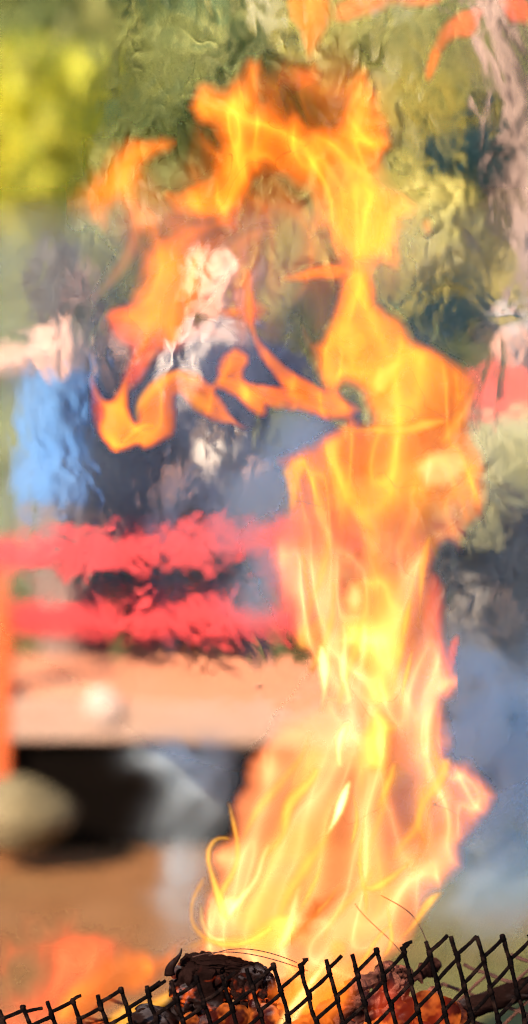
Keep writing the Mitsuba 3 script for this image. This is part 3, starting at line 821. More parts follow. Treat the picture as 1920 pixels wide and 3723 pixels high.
def inside(poly, x, y):
    r = np.zeros(x.shape, bool)
    a, b = poly, np.roll(poly, -1, axis=0)
    for (x0, y0), (x1, y1) in zip(a, b):
        if y0 == y1: continue
        r ^= ((y0 > y) != (y1 > y)) & (x < (x1 - x0) * (y - y0) / (y1 - y0) + x0)
    return r


SEED = [100]


def tongue(pts, Y, mat, gain, soft, streaky=.35, thick=.05, step=7, holes=(), rag=.5, smooth=2, part='tongue', power=1.0, fade=None):
    """One tongue: the outline is seen through the photograph at depth Y; the body is a closed lens, thickest along its middle, and what burns in it thins out to nothing at its rim."""
    SEED[0] += 1
    poly = chaikin(np.array(pts, float), smooth)
    lo, hi = poly.min(0) - 2 * step, poly.max(0) + 2 * step
    us, vs = np.arange(lo[0], hi[0], step), np.arange(lo[1], hi[1], step)
    U, V = np.meshgrid(us, vs, indexing='ij')
    wob = np.stack([U / 90, V / 150, U * 0 + SEED[0]], -1)
    wu = U + soft * rag * (meshkit.fbm(wob, 3, SEED[0]) - .5) * 2
    wv = V + soft * rag * (meshkit.fbm(wob + 31, 3, SEED[0]) - .5) * 2
    ins = inside(poly, wu, wv)
    for h_ in holes: ins &= ~inside(chaikin(np.array(h_, float), 2), wu, wv)
    if ins.sum() < 6: return
    dist = ndimage.distance_transform_edt(ins) * step
    dist = ndimage.gaussian_filter(dist, 1.0) * ins
    amt = np.clip(dist / soft, 0, 1); amt = (amt * amt * (3 - 2 * amt)) ** power
    for v0, v1 in fade or ():                     # thins out from v1 to nothing at v0
        t = np.clip((V + 1.2 * (wv - V) - v0) / (v1 - v0), 0, 1)
        amt = amt * t * t * (3 - 2 * t)
    th = np.clip(dist / max(dist.max(), 1), 0, 1) ** .5 * thick * .5
    mid = Y + .03 * (meshkit.fbm(np.stack([U / 260, V / 330, U * 0 + 7 + SEED[0]], -1), 2, 3) - .5)
    keep = ins
    cell = keep[:-1, :-1] | keep[1:, :-1] | keep[:-1, 1:] | keep[1:, 1:]
    used = np.zeros(ins.shape, bool)
    used[:-1, :-1] |= cell; used[1:, :-1] |= cell; used[:-1, 1:] |= cell; used[1:, 1:] |= cell
    fi = -np.ones(ins.shape, int); fi[used] = np.arange(used.sum())
    inner = used & keep
    bi = fi.copy(); bi[inner] = used.sum() + np.arange(inner.sum())
    front = P(U[used], V[used], (mid - th)[used]); back = P(U[inner], V[inner], (mid + th)[inner])
    ci, cj = np.nonzero(cell)
    def qf(ix): return np.stack([ix[ci, cj], ix[ci, cj + 1], ix[ci + 1, cj + 1], ix[ci + 1, cj]], -1)
    F, B = qf(fi), qf(bi)
    f = np.vstack([F[:, [0, 1, 2]], F[:, [0, 2, 3]], B[:, [0, 2, 1]], B[:, [0, 3, 2]]])
    same = lambda t: (fi.ravel() >= 0)
    m = trimesh.Trimesh(np.vstack([front, back]), f, process=False)
    uv = np.stack([np.r_[amt[used], amt[inner]] * gain, np.full(len(m.vertices), streaky)], 1)
    return put(part, m, f'flame_{mat}_mat', 'flame', smooth=True, uv=uv, emitter={'type': 'area', 'radiance': {'type': 'ref', 'id': f'flame_{mat}'}})


def ribbon(pts, Y, mat, gain, streaky=.3, step=4, thick=.016, n=34, power=1.25, part='filament'):
    """pts: (u, v, half width)"""
    q = spline(pts, n)
    d = np.gradient(q[:, :2], axis=0); d /= np.linalg.norm(d, axis=1, keepdims=True) + 1e-9
    nn = np.stack([-d[:, 1], d[:, 0]], 1)
    w = np.maximum(q[:, 2:3] * 1.25, 4.0)
    poly = np.vstack([q[:, :2] + nn * w, (q[:, :2] - nn * w)[::-1]])
    return tongue(poly, Y, mat, gain, max(8, 1.5 * float(np.median(q[:, 2]))), streaky, thick, step, rag=.15, smooth=1, part=part, power=power)


D = lambda pts: [(x * 1.4458, y * 1.4458) for x, y in pts]                 # whole picture as seen at 1328 across
def C(ox, oy, s=1.3833): return lambda pts: [((p[0] / s + ox), (p[1] / s + oy)) + ((p[2] / s,) if len(p) > 2 else ()) for p in pts]
C3, C4, C5, C6, C7, C8 = C(0, 930), C(960, 930), C(0, 1860), C(960, 1860), C(0, 2790), C(960, 2790)
CZ = C(600, 900, 2.2133)

# upper veil at the left
tongue(D([(185, 490), (230, 400), (300, 345), (435, 338), (438, 372), (390, 400), (395, 470), (410, 560), (440, 620), (520, 680), (500, 740), (400, 760), (340, 740), (360, 660), (330, 560), (300, 520), (270, 570), (248, 602), (225, 560), (195, 545)]),
       .22, 'amber', .75, 110, .8, .08, rag=.5, power=.8)
tongue(D([(300, 352), (350, 335), (440, 336), (438, 375), (395, 395), (370, 420), (345, 430), (315, 420)]), .20, 'amber', .6, 60, .5)
tongue(D([(335, 600), (400, 590), (480, 590), (570, 590), (605, 600), (590, 640), (545, 700), (530, 760), (500, 800), (495, 850), (450, 900), (400, 850), (385, 900), (335, 900), (290, 850), (265, 780), (340, 745), (365, 700)]),
       .21, 'amber', 1.15, 110, .7, .10, rag=.5, power=.8)
# main upper flame
tongue(D([(465, 265), (520, 212), (575, 205), (610, 165), (668, 130), (670, 200), (662, 265), (690, 222), (720, 298), (762, 285), (800, 328), (848, 310), (870, 240), (880, 180), (905, 130), (932, 200), (947, 260), (978, 290), (998, 360), (965, 390),
          (945, 430), (962, 460), (1015, 470), (1050, 520), (1042, 565), (1003, 550), (1008, 640), (990, 682), (957, 660), (940, 690), (958, 730), (930, 775), (880, 772), (862, 700), (850, 650), (828, 640), (800, 580), (770, 592), (782, 530),
          (755, 488), (735, 492), (690, 452), (668, 440), (640, 470), (622, 510), (605, 570), (595, 605), (560, 590), (520, 550), (470, 538), (412, 500), (422, 465), (480, 470), (530, 450), (552, 400), (545, 340), (500, 300)]),
       .19, 'amber', 1.3, 85, .7, .12, rag=.5, power=.8)
tongue(D([(690, 440), (680, 370), (720, 310), (800, 340), (880, 320), (960, 330), (990, 370), (950, 410), (940, 450), (1000, 490), (1030, 540), (990, 560), (980, 650), (940, 650), (900, 700), (870, 650), (830, 600), (800, 500), (750, 460)]),
       .16, 'orange', .5, 90, .9, .08)
tongue(D([(848, 470), (900, 430), (950, 450), (985, 500), (985, 600), (950, 650), (890, 650), (850, 600)]), .14, 'yellow', .42, 50, .7, .05)
ribbon(C(960, 0)([(600, 950, 20), (590, 1050, 32), (580, 1160, 26), (550, 1286, 16)]), .12, 'yellow', .5)
ribbon(C(960, 0)([(400, 950, 20), (380, 1060, 26), (400, 1150, 30), (460, 1286, 18)]), .12, 'yellow', .4)
tongue(D([(685, 702), (760, 672), (850, 650), (880, 670), (875, 700), (780, 708)]), .18, 'orange', .6, 24, .4)
tongue(D([(160, 520), (230, 380), (330, 300), (460, 300), (500, 200), (640, 110), (760, 60), (900, 90), (980, 240), (1040, 400), (1080, 560), (1030, 720), (980, 800), (820, 800), (720, 860), (560, 900), (400, 930), (280, 880), (230, 760), (300, 640)]),
       .27, 'amber', .26, 160, 1.0, .10, step=10, rag=1.0)
for pts, w_ in (([(560, 570, 14), (600, 470, 26), (650, 380, 30), (700, 310, 12)], .5), ([(250, 590, 10), (290, 470, 24), (330, 390, 24), (400, 350, 10)], .4), ([(440, 500, 10), (520, 470, 22), (580, 420, 20), (620, 330, 8)], .45),
                ([(930, 520, 12), (900, 390, 26), (890, 270, 22), (905, 150, 6)], .5), ([(330, 720, 8), (400, 640, 26), (500, 580, 26), (590, 560, 10)], .35), ([(600, 870, 8), (500, 830, 24), (400, 870, 26), (350, 970, 10)], .4),
                ([(510, 760, 8), (550, 660, 24), (620, 600, 22), (700, 580, 8)], .35), ([(230, 760, 6), (290, 690, 20), (340, 600, 22), (330, 500, 8)], .3), ([(780, 590, 6), (800, 500, 18), (790, 420, 20), (730, 340, 8)], .4),
                ([(700, 430, 6), (740, 370, 20), (740, 290, 16), (700, 210, 5)], .4), ([(620, 330, 8), (620, 260, 20), (640, 190, 16), (660, 130, 5)], .4), ([(850, 720, 8), (880, 650, 24), (950, 600, 24), (1030, 560, 8)], .4),
                ([(1000, 480, 6), (960, 430, 18), (950, 370, 20), (985, 320, 8)], .35), ([(450, 900, 6), (430, 820, 22), (450, 740, 24), (500, 680, 8)], .4)):
    ribbon([(x * 1.4458, y * 1.4458, r_ * 1.4458) for x, y, r_ in pts], .15, 'amber', w_, .6, step=6, power=1.6)
# top edge
tongue(D([(690, -30), (700, 10), (720, 40), (752, 85), (775, 170), (792, 130), (822, 90), (838, 50), (850, -30)]), .22, 'orange', .9, 45, .4)
tongue(D([(820, 60), (840, -30), (1120, -30), (1105, 18), (1000, 30), (920, 45), (880, 60)]), .24, 'red', .75, 50, .5)
tongue(D([(690, 190), (780, 140), (830, 190), (800, 240), (720, 250)]), .26, 'red', .3, 60, .5)
tongue(D([(1058, 185), (1075, 130), (1110, 60), (1150, 25), (1222, 12), (1215, 70), (1190, 105), (1140, 112), (1112, 150), (1090, 200), (1072, 218)]), .24, 'red', .85, 36, .4)
tongue(D([(1062, 190), (1082, 125), (1108, 120), (1112, 150), (1090, 195), (1075, 210)]), .22, 'orange', .6, 25, .4)
tongue(D([(1240, -20), (1262, 38), (1300, 75), (1345, 60), (1345, -20)]), .26, 'red', .7, 36, .4)
tongue(D([(1060, 545), (1090, 540), (1095, 590), (1070, 600)]), .26, 'orange', .35, 30, .4)
# curls at the left
tongue(C3([(445, 650), (475, 575), (502, 690), (545, 740), (590, 660), (640, 570), (690, 450), (745, 360), (765, 440), (705, 525), (658, 610), (640, 700), (660, 790), (688, 840), (685, 745), (738, 655), (838, 585), (920, 560), (1012, 588), (1060, 640),
           (1088, 600), (1108, 500), (1180, 455), (1265, 465), (1275, 540), (1222, 590), (1250, 640), (1340, 690), (1345, 850), (1210, 740), (1150, 690), (1085, 660), (1118, 700), (1165, 800), (1285, 885), (1200, 865), (1150, 835), (1080, 845), (1000, 805),
           (928, 752), (900, 690), (868, 730), (895, 800), (872, 900), (790, 952), (740, 995), (700, 957), (640, 977), (572, 988), (525, 940), (475, 870), (488, 780), (458, 720)]),
       .13, 'orange', .95, 34, .8, .06, step=6, rag=.5)
tongue(C3([(445, 660), (475, 585), (500, 690), (560, 745), (620, 790), (680, 840), (640, 930), (570, 975), (480, 880)]), .15, 'red', .55, 40, .4, .05)
ribbon(C3([(700, 850, 14), (700, 760, 30), (760, 680, 40), (850, 610, 36), (930, 585, 26), (1010, 610, 20)]), .11, 'yellow', .5)
ribbon(C3([(580, 980, 8), (640, 920, 18), (690, 870, 20), (780, 855, 10)]), .11, 'yellow', .45)
tongue(C3([(925, 660), (1000, 645), (1060, 680), (1085, 760), (1070, 820), (1000, 790), (935, 730)]), .10, 'yellow', .5, 36, .3, .03)
ribbon(C3([(1110, 600, 26), (1160, 560, 40), (1190, 500, 40)]), .11, 'yellow', .3)
ribbon(C3([(1060, 640, 8), (1150, 630, 30), (1230, 690, 26), (1328, 760, 22)]), .10, 'yellow', .3)
# diagonal streaks
tongue(CZ([(610, 170), (690, 140), (722, 300), (738, 500), (722, 680), (850, 825), (1000, 975), (1250, 1105), (1300, 1200), (1280, 1300), (1100, 1255), (900, 1100), (760, 905), (688, 745), (640, 560), (615, 400)]), .17, 'orange', .75, 26, .4, .04, step=6, rag=.3)
tongue(CZ([(420, 480), (640, 450), (650, 550), (540, 590), (430, 560)]), .2, 'orange', .5, 22, .4)
tongue(CZ([(600, 1020), (700, 1085), (900, 1085), (1250, 1225), (1340, 1310), (1340, 1420), (1200, 1345), (1000, 1330), (800, 1285), (720, 1230), (640, 1150)]), .15, 'orange', .7, 26, .4, .05, step=6, rag=.3)
tongue(CZ([(720, 1090), (900, 1080), (1080, 1180), (1060, 1260), (900, 1240), (760, 1200)]), .17, 'red', .5, 30, .4, .05, step=6)
tongue(CZ([(880, 960), (1250, 1085), (1500, 1230), (1620, 1330), (1500, 1420), (1300, 1400), (1100, 1310), (900, 1180)]), .18, 'orange', .7, 40, .7, .05, step=6)
tongue(CZ([(1080, 600), (1150, 620), (1300, 850), (1330, 1050), (1250, 1100), (1150, 900)]), .2, 'amber', .3, 50, .7, .05, step=6)
# red flare above the curls
tongue(D([(255, 790), (300, 760), (400, 760), (470, 780), (480, 850), (400, 860), (360, 960), (330, 1000), (300, 960), (330, 880), (290, 860)]), .2, 'red', .6, 45, .5)
tongue(D([(690, 770), (640, 745), (600, 760), (610, 830), (650, 820)]), .2, 'red', .35, 30, .5)

# main body: head of the column
tongue(D([(862, 690), (885, 640), (955, 690), (948, 755), (1012, 795), (1065, 860), (1130, 888), (1180, 910), (1205, 960), (1198, 1010), (1175, 1060), (1218, 1125), (1228, 1200), (1236, 1250), (1212, 1300), (1168, 1312), (1150, 1400), (1105, 1350), (1085, 1420),
          (1060, 1500), (760, 1500), (735, 1400), (722, 1292), (718, 1230), (712, 1185), (686, 1148), (760, 1118), (800, 1090), (870, 1062), (832, 1030), (800, 960), (790, 900), (765, 825), (790, 868), (818, 820), (840, 760)]),
       .20, 'orange', 1.0, 60, .65, .16, fade=[(2160, 1720)], rag=.6, holes=[C4([(405, 645), (440, 670), (490, 740), (540, 815), (500, 830), (440, 800), (410, 720)]), C4([(335, 760), (380, 745), (400, 800), (360, 830)])])
tongue(C4([(310, 300), (400, 280), (520, 320), (560, 420), (530, 520), (480, 640), (400, 560), (330, 480), (280, 430)]), .12, 'yellow', .62, 55, .5, .05)
tongue(C4([(500, 620), (560, 540), (660, 480), (690, 450), (770, 460), (740, 540), (660, 650), (590, 720), (520, 700)]), .10, 'yellow', .8, 40, .3, .04)
tongue(C4([(560, 400), (760, 400), (900, 520), (1010, 600), (980, 800), (900, 850), (640, 900), (560, 860), (700, 780), (740, 600), (660, 480)]), .15, 'yellow', .45, 80, .7, .06)
tongue(C4([(330, 840), (420, 880), (560, 840), (700, 830), (860, 800), (960, 820), (860, 880), (740, 920), (560, 900), (420, 910)]), .09, 'yellow', .75, 30, .3, .04)
tongue(C4([(300, 1010), (370, 1000), (440, 1060), (480, 1180), (490, 1500), (320, 1500)]), .11, 'yellow', .55, 60, .6, .05, fade=[(2010, 1760)])
tongue(C4([(80, 1060), (170, 990), (240, 1030), (200, 1120), (190, 1260), (120, 1300), (110, 1150)]), .10, 'yellow', .75, 28, .3, .04)
tongue(C4([(730, 1060), (830, 980), (950, 960), (1040, 990), (1060, 1080), (980, 1170), (860, 1210), (780, 1150)]), .10, 'white', .55, 50, .4, .05)
tongue(C4([(560, 1060), (760, 1080), (1000, 1080), (1100, 1000), (1130, 1180), (1000, 1290), (700, 1560), (560, 1560), (500, 1200)]), .15, 'yellow', .4, 90, .9, .06, fade=[(2040, 1760)])
ribbon(C4([(1060, 640, 12), (1020, 760, 32), (960, 860, 40), (880, 960, 20)]), .08, 'yellow', .6)
ribbon(C4([(340, 380, 6), (380, 440, 22), (430, 480, 30), (510, 500, 14)]), .09, 'yellow', .4)
# column
tongue(D([(725, 1250), (780, 1180), (900, 1150), (1040, 1200), (1085, 1300), (1085, 1400), (1105, 1450), (1120, 1520), (1112, 1600), (1140, 1680), (1146, 1740), (1122, 1800), (1135, 1880), (1100, 1960), (760, 1960), (700, 1900), (640, 1880), (740, 1775), (805, 1740),
          (775, 1690), (768, 1655), (722, 1620), (735, 1560), (700, 1500), (680, 1420), (690, 1340)]), .22, 'salmon', 1.0, 75, .75, .2, fade=[(1740, 2150), (2950, 2680)])
tongue(D([(1070, 1420), (1105, 1440), (1125, 1520), (1115, 1600), (1142, 1680), (1140, 1760), (1110, 1780), (1080, 1700), (1060, 1560)]), .19, 'red', .5, 40, .5, .08)
tongue(D([(1128, 1660), (1130, 1610), (1160, 1590), (1150, 1650), (1138, 1700)]), .24, 'red', .6, 14, .3)
tongue(D([(640, 1290), (720, 1280), (780, 1320), (770, 1560), (720, 1590), (670, 1540), (660, 1440), (600, 1400)]), .24, 'red', .35, 70, .4, .1)
tongue(C6([(420, 0), (560, 0), (600, 160), (760, 330), (760, 620), (700, 860), (620, 1000), (500, 980), (430, 760), (330, 720), (330, 420), (440, 300), (500, 160)]), .15, 'yellow', .75, 85, .9, .1)
tongue(C6([(390, 400), (450, 330), (530, 380), (530, 480), (470, 530), (400, 490)]), .10, 'white', .55, 50, .3, .04)
ribbon(C6([(355, 340, 14), (340, 520, 26), (310, 640, 30), (270, 740, 30), (230, 820, 16)]), .10, 'yellow', .7)
ribbon(C6([(290, 660, 14), (300, 760, 34), (305, 860, 26), (285, 1010, 8)]), .08, 'white', .95)
ribbon(C6([(400, 560, 14), (400, 720, 22), (405, 860, 22), (420, 960, 14), (360, 950, 10), (310, 940, 8)]), .09, 'white', .5)
ribbon(C6([(505, 540, 20), (500, 680, 34), (480, 820, 20)]), .09, 'white', .45)
ribbon(C6([(745, 690, 5), (722, 800, 14), (700, 900, 10), (690, 980, 5)]), .09, 'yellow', .75)
ribbon(C6([(835, 120, 8), (800, 260, 22), (790, 400, 14), (775, 580, 7)]), .11, 'yellow', .6)
ribbon(C6([(740, 430, 8), (710, 560, 18), (695, 660, 10)]), .11, 'yellow', .6)
ribbon(C6([(190, 180, 8), (210, 320, 14), (235, 470, 10)]), .13, 'yellow', .5)
tongue(C6([(140, 640), (200, 560), (330, 470), (330, 640), (260, 720), (180, 700)]), .17, 'yellow', .5, 40, .4, .06)
tongue(C6([(560, 930), (650, 1010), (660, 1200), (640, 1330), (470, 1330), (480, 1150), (510, 1020)]), .10, 'yellow', .85, 55, .4, .06)
ribbon(C6([(590, 1060, 14), (580, 1170, 34), (590, 1260, 18)]), .08, 'white', .5)
ribbon(C6([(440, 1060, 10), (390, 1120, 26), (375, 1200, 22), (385, 1290, 14)]), .08, 'white', .6)
ribbon(C6([(840, 1140, 12), (860, 1220, 30), (900, 1330, 30)]), .11, 'yellow', .6)
# lower bulge
tongue(D([(655, 1865), (700, 1790), (770, 1700), (900, 1620), (1060, 1640), (1110, 1740), (1120, 1805), (1128, 1895), (1172, 1908), (1222, 1948), (1250, 2000), (1226, 2055), (1172, 2112), (1168, 2180), (1150, 2222), (1102, 2262), (1062, 2312), (1042, 2375), (1000, 2440), (880, 2520), (700, 2500),
          (600, 2440), (500, 2420), (470, 2395), (500, 2360), (480, 2310), (496, 2262), (545, 2225), (524, 2165), (526, 2122), (578, 2100), (566, 2030), (602, 1970), (606, 1925)]), .22, 'salmon', 1.05, 60, .7, .22, fade=[(2500, 2840)])
tongue(D([(640, 2100), (760, 2000), (900, 1960), (1060, 2000), (1080, 2120), (1040, 2240), (980, 2340), (880, 2420), (720, 2430), (580, 2400), (520, 2330), (560, 2260)]), .15, 'yellow', .26, 120, 1.0, .12, fade=[(2850, 3150)])
tongue(C8([(680, 60), (800, 20), (960, 60), (1010, 240), (1000, 420), (960, 560), (860, 640), (640, 560), (600, 420), (680, 250)]), .18, 'yellow', .32, 70, .4, .08)
ribbon(C8([(440, 60, 10), (400, 150, 28), (360, 260, 22), (300, 350, 8)]), .06, 'white', 1.0)
ribbon(C8([(265, -10, 24), (190, 110, 36), (120, 200, 38), (100, 330, 26), (30, 420, 18), (-20, 500, 12)]), .07, 'yellow', .85)
ribbon(C8([(655, -30, 14), (620, 90, 22), (575, 190, 14), (555, 230, 6)]), .08, 'yellow', .7)
ribbon(C8([(915, -60, 26), (880, 70, 34), (800, 190, 26), (780, 300, 22), (800, 350, 14), (770, 450, 10)]), .07, 'yellow', .75)
ribbon(C8([(835, 80, 14), (790, 170, 26), (770, 290, 30), (690, 400, 26), (660, 470, 14)]), .08, 'yellow', .55)
ribbon(C8([(440, 130, 6), (468, 230, 10), (462, 310, 12), (435, 390, 6)]), .07, 'yellow', .75)
ribbon(C8([(510, 200, 5), (490, 370, 8), (485, 520, 12), (510, 640, 12), (512, 740, 5)]), .07, 'yellow', .7)
ribbon(C8([(770, 440, 6), (700, 510, 18), (620, 570, 24), (530, 610, 22), (490, 590, 10)]), .06, 'yellow', .85)
ribbon(C8([(900, 630, 8), (830, 680, 26), (790, 740, 22), (740, 810, 14), (670, 870, 6)]), .06, 'yellow', .95)
ribbon(C8([(295, 470, 6), (250, 590, 16), (215, 660, 16), (175, 740, 8)]), .06, 'yellow', .7)
ribbon(C8([(190, 590, 10), (150, 700, 30), (120, 830, 34), (60, 930, 20)]), .07, 'white', .5)
ribbon(C8([(330, 1040, 8), (260, 1100, 22), (200, 1180, 26), (130, 1300, 22)]), .08, 'white', .95)
ribbon(C8([(665, 780, 4), (590, 840, 12), (540, 910, 14), (440, 1040, 10)]), .06, 'yellow', .8)
ribbon(C8([(630, 660, 4), (635, 790, 12), (640, 870, 14), (600, 950, 8)]), .06, 'yellow', .7)
ribbon(C8([(390, 570, 4), (330, 660, 10), (240, 760, 10), (170, 830, 5)]), .06, 'yellow', .5)
tongue(C8([(320, 930), (330, 860), (380, 850), (430, 900), (400, 980), (350, 1000)]), .08, 'yellow', .7, 30, .3, .04)
tongue(C8([(165, 760), (200, 690), (280, 625), (390, 590), (470, 575), (450, 660), (390, 720), (300, 780), (220, 860), (140, 935)]), .045, 'ochre', .95, 55, .9, .04, step=5, rag=.9)
tongue(C8([(60, 900), (160, 960), (330, 940), (470, 880), (600, 900), (560, 1000), (470, 1100), (380, 1300), (60, 1300), (80, 1050)]), .16, 'orange', .9, 60, .6, .08)
ribbon(C7([(1160, 365, 8), (1080, 368, 14), (1048, 420, 16), (1060, 520, 16), (1090, 620, 22), (1115, 700, 24), (1140, 770, 12)]), .06, 'yellow', 1.0)
ribbon(C7([(1150, 170, 8), (1180, 300, 16), (1195, 430, 18), (1170, 530, 20), (1130, 600, 22), (1110, 680, 16)]), .06, 'yellow', .85)
ribbon(C7([(1140, 770, 10), (1165, 720, 24), (1230, 640, 24), (1290, 560, 22), (1330, 440, 18), (1360, 380, 12)]), .055, 'white', .7)
ribbon(C7([(1030, 550, 8), (975, 660, 14), (962, 740, 12), (1000, 830, 16), (1080, 880, 18), (1200, 890, 18), (1300, 850, 18), (1370, 800, 14)]), .06, 'yellow', .9)
ribbon(C7([(1010, 690, 6), (1020, 780, 12), (1060, 850, 12), (1140, 860, 10)]), .06, 'white', .5)
tongue(C7([(1090, 640), (1140, 640), (1230, 650), (1250, 700), (1150, 790), (1060, 850), (1080, 780)]), .07, 'white', .6, 36, .2, .04)
tongue(C7([(1060, 830), (1200, 840), (1330, 760), (1500, 700), (1520, 860), (1400, 960), (1200, 930), (1060, 900), (920, 930), (960, 880)]), .09, 'yellow', .8, 36, .3, .05)
tongue(D([(560, 2330), (600, 2240), (680, 2190), (760, 2180), (800, 2240), (760, 2340), (700, 2400), (560, 2400), (500, 2370)]), .10, 'yellow', .36, 90, .6, .08)
tongue(D([(700, 2120), (780, 1980), (860, 1960), (900, 2040), (840, 2180), (780, 2260), (720, 2240)]), .12, 'yellow', .22, 80, .9, .08)
tongue(D([(870, 1830), (960, 1800), (1030, 1860), (1040, 1980), (980, 2080), (900, 2060), (860, 1940)]), .12, 'yellow', .28, 90, .9, .08)
tongue(D([(740, 1880), (800, 1860), (840, 1900), (800, 1980), (730, 2060), (690, 2130), (680, 2060)]), .13, 'yellow', .4, 60, .8, .06)
tongue(D([(1040, 1900), (1100, 1880), (1120, 1960), (1080, 2080), (1030, 2120), (1020, 2020)]), .13, 'yellow', .4, 60, .8, .06)
ribbon(D([(700, 2330), (735, 2230), (790, 2150), (840, 2080)]) and [(1010, 3370, 10), (1060, 3230, 26), (1140, 3110, 26), (1215, 3000, 10)], .07, 'yellow', .6)
ribbon([(880, 3060, 8), (930, 2960, 20), (1010, 2860, 24), (1090, 2760, 16), (1130, 2660, 8)], .09, 'yellow', .55)
ribbon([(1330, 3130, 8), (1370, 3010, 18), (1400, 2900, 20), (1390, 2780, 10)], .09, 'yellow', .5)
ribbon([(1480, 3180, 8), (1540, 3060, 16), (1560, 2950, 14), (1600, 2860, 6)], .12, 'orange', .5)
ribbon([(1180, 3420, 8), (1220, 3330, 18), (1300, 3240, 18), (1360, 3150, 8)], .06, 'yellow', .6)
ribbon([(1230, 2600, 10), (1260, 2450, 24), (1310, 2300, 24), (1330, 2100, 10)], .09, 'yellow', .5)
ribbon([(1420, 2560, 6), (1450, 2400, 16), (1480, 2250, 16), (1500, 2080, 6)], .12, 'yellow', .4)
ribbon([(1100, 2350, 8), (1130, 2200, 20), (1180, 2050, 20), (1200, 1900, 8)], .12, 'yellow', .45)
tongue([(980, 3540), (1060, 3480), (1180, 3470), (1260, 3430), (1330, 3500), (1300, 3640), (1200, 3780), (1000, 3780)], .045, 'orange', .7, 90, .9, .04)
tongue([(1330, 3620), (1400, 3540), (1480, 3600), (1560, 3560), (1640, 3640), (1680, 3780), (1330, 3780)], .05, 'red', .22, 70, .9, .04)
ribbon([(1010, 3740, 14), (1080, 3640, 22), (1140, 3560, 18), (1210, 3470, 8)], .04, 'white', .8)
# low flames at the left
tongue(C7([(520, 1330), (545, 1250), (640, 1180), (745, 1180), (870, 1085), (885, 1150), (790, 1230), (720, 1330)]), .12, 'yellow', .85, 26, .3, .04)
tongue(C7([(240, 1330), (260, 1160), (360, 1060), (480, 980), (590, 900), (640, 860), (760, 950), (880, 890), (960, 880), (900, 960), (860, 1050), (640, 1180), (540, 1250), (480, 1330)]), .18, 'orange', .95, 70, .6, .08)
tongue(C7([(-60, 840), (120, 760), (400, 720), (560, 760), (680, 840), (760, 900), (700, 1020), (560, 1120), (400, 1240), (260, 1360), (-60, 1360), (-60, 1150), (60, 1000)]), .24, 'red', .95, 170, .8, .10, rag=.8)
tongue(C7([(130, 880), (250, 870), (400, 800), (540, 810), (640, 860), (620, 1000), (460, 1070), (300, 1170), (200, 1290), (120, 1330), (200, 1150), (280, 1050), (350, 970), (220, 930)]), .22, 'red', .6, 60, .6, .08)
tongue(C7([(-30, 1330), (-20, 1230), (40, 1190), (130, 1250), (200, 1330)]), .2, 'red', .5, 40, .4, .05)
tag('flame', 'tall bright orange and yellow flame rising from the fire basket', 'fire')

# ------------------------------------------------------------------ smoke
def smoke_grid():
    nx, ny, nz = 100, 16, 150
    lo, hi = np.array([-.52, .50, .25]), np.array([.62, .80, 1.75])
    x = np.linspace(lo[0], hi[0], nx); y = np.linspace(lo[1], hi[1], ny); z = np.linspace(lo[2], hi[2], nz)
    Z, Yy, X = np.meshgrid(z, y, x, indexing='ij')
    dn = np.zeros_like(X)
    s = (0.65 - YC) / FPX
    for u, v, ru, rv, a in [(1800, 2700, 260, 330, 1.0), (1900, 2950, 180, 260, .8), (1700, 2900, 160, 260, .7), (1890, 2560, 120, 120, .5), (640, 3180, 110, 240, .11), (720, 2840, 110, 130, .22), (1070, 1600, 110, 160, .8), (980, 1780, 160, 150, .55), (950, 2080, 130, 130, .45), (640, 2750, 140, 60, .3), (1750, 3200, 200, 160, .25)]:
        c = P(u, v, .65)
        q = ((X - c[0]) / (ru * s)) ** 2 + ((Z - c[2]) / (rv * s)) ** 2 + ((Yy - .65) / .15) ** 2
        dn += a * np.exp(-q * 1.3)
    p = np.stack([X * 9, Yy * 9, Z * 7], -1)
    w = meshkit.fbm(p, 3, 5)
    nse = meshkit.fbm(np.stack([X * 13 + w * 4, Yy * 9, Z * 9 + w * 3], -1), 4, 6)
    dn = dn * np.clip((nse - .44) * 9, 0, 2.4) + .05 * np.clip((nse - .3) * 3, 0, 1) * np.clip((Z - 1.0) / .2, 0, 1)
    e = np.minimum.reduce([X - lo[0], hi[0] - X, Yy - lo[1], hi[1] - Yy, Z - lo[2], hi[2] - Z])
    return (dn * np.clip(e / .05, 0, 1)).astype(np.float32), lo, hi


dn, lo, hi = smoke_grid()
ctr, half = (lo + hi) / 2, (hi - lo) / 2
scene['smoke_medium'] = {'type': 'heterogeneous', 'albedo': {'type': 'rgb', 'value': [0.73, 0.885, 1.0]}, 'scale': 32.0,
                         'sigma_t': {'type': 'gridvolume', 'grid': mi.VolumeGrid(dn[..., None]), 'to_world': T().translate(lo.tolist()).scale((hi - lo).tolist())}}
scene['smoke'] = {'type': 'cube', 'to_world': T().translate(ctr.tolist()).scale(half.tolist()), 'bsdf': {'type': 'null'}, 'interior': {'type': 'ref', 'id': 'smoke_medium'}}
tag('smoke', 'blue grey smoke drifting behind and right of the fire', 'smoke', kind='stuff')

# ------------------------------------------------------------------ hot air: a wavering, clear body of thin air behind the flame that bends what is seen through it
SH_EDGE = [(330, -420), (150, 250), (20, 700), (-150, 900), (-170, 1900), (0, 2320), (330, 2480), (560, 2760), (1500, 2900), (2000, 2860), (2140, 2300), (2160, 900), (2120, -420)]


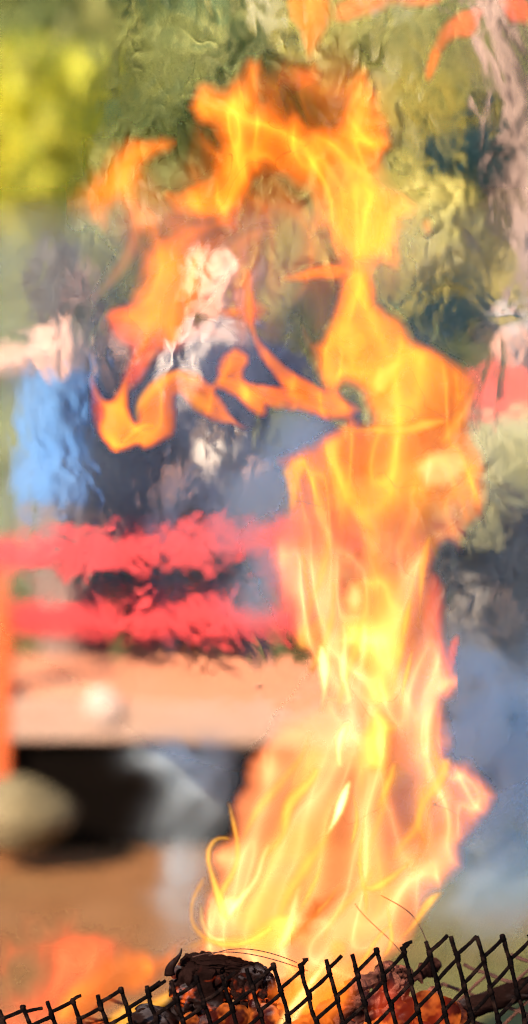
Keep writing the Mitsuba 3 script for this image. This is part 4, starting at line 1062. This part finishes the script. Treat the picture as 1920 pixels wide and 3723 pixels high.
def shimmer():
    step = 7
    poly = chaikin(np.array(SH_EDGE, float), 3)
    us, vs = np.arange(-220, 2230, step), np.arange(-480, 2900, step)
    U, V = np.meshgrid(us, vs, indexing='ij')
    ins = inside(poly, U, V)
    dist = ndimage.distance_transform_edt(ins) * step
    k = np.clip(dist / 330, 0, 1); k = k * k * (3 - 2 * k)
    z0 = U * 0
    w = meshkit.fbm(np.stack([U / 260, V / 300, z0], -1), 3, 4) - .5
    w2 = meshkit.fbm(np.stack([U / 260, V / 300, z0 + 9], -1), 3, 5) - .5
    a = meshkit.fbm(np.stack([U / 88 + 2.2 * w, V / 120 + 2.2 * w2, z0 + 3], -1), 2, 7)
    b = meshkit.fbm(np.stack([U / 40 + 3 * w2, V / 62 + 3 * w, z0 + 5], -1), 2, 8)
    h = .0082 * (a - .5) + .0047 * (b - .5)
    t = np.clip(dist / 800, 0, 1)
    th = .0014 + .035 * t * t * (3 - 2 * t) + h * k * k
    fi = -np.ones(ins.shape, int)
    cell = ins[:-1, :-1] | ins[1:, :-1] | ins[:-1, 1:] | ins[1:, 1:]
    used = np.zeros(ins.shape, bool)
    used[:-1, :-1] |= cell; used[1:, :-1] |= cell; used[:-1, 1:] |= cell; used[1:, 1:] |= cell
    fi[used] = np.arange(used.sum())
    bi = fi + np.where(fi >= 0, used.sum(), 0)
    Y0 = .42
    front = P(U[used], V[used], (Y0 - th)[used]); back = P(U[used], V[used], np.full(used.sum(), Y0))
    ci, cj = np.nonzero(cell)
    qf = lambda ix: np.stack([ix[ci, cj], ix[ci, cj + 1], ix[ci + 1, cj + 1], ix[ci + 1, cj]], -1)
    F, B = qf(fi), qf(bi)
    n0 = len(front)
    f = np.vstack([F[:, [0, 1, 2]], F[:, [0, 2, 3]]])
    e = np.vstack([f[:, [0, 1]], f[:, [1, 2]], f[:, [2, 0]]])
    have = set(map(tuple, e.tolist()))
    rimE = np.array([(a, b) for a, b in have if (b, a) not in have])
    V2 = np.vstack([front, back]); nb = len(V2)
    wall_v = np.vstack([V2[rimE[:, 0]], V2[rimE[:, 1]], V2[rimE[:, 0] + n0], V2[rimE[:, 1] + n0]])
    m_ = len(rimE); r = np.arange(m_) + nb
    W = np.vstack([np.stack([r + m_, r, r + 2 * m_], 1), np.stack([r + m_, r + 2 * m_, r + 3 * m_], 1)])
    f = np.vstack([f, B[:, [0, 2, 1]], B[:, [0, 3, 2]], W])
    return trimesh.Trimesh(np.vstack([V2, wall_v]), f, process=False)


scene['hot_air_mat'] = {'type': 'blendbsdf', 'weight': 0.08, 'a': {'type': 'dielectric', 'int_ior': 1.06, 'ext_ior': 1.0}, 'b': {'type': 'thindielectric', 'int_ior': 1.001, 'ext_ior': 1.0}}
put('heat_shimmer', shimmer(), 'hot_air_mat', smooth=True)
tag('heat_shimmer', 'clear rippling hot air rising behind the flame', 'hot air', kind='stuff')
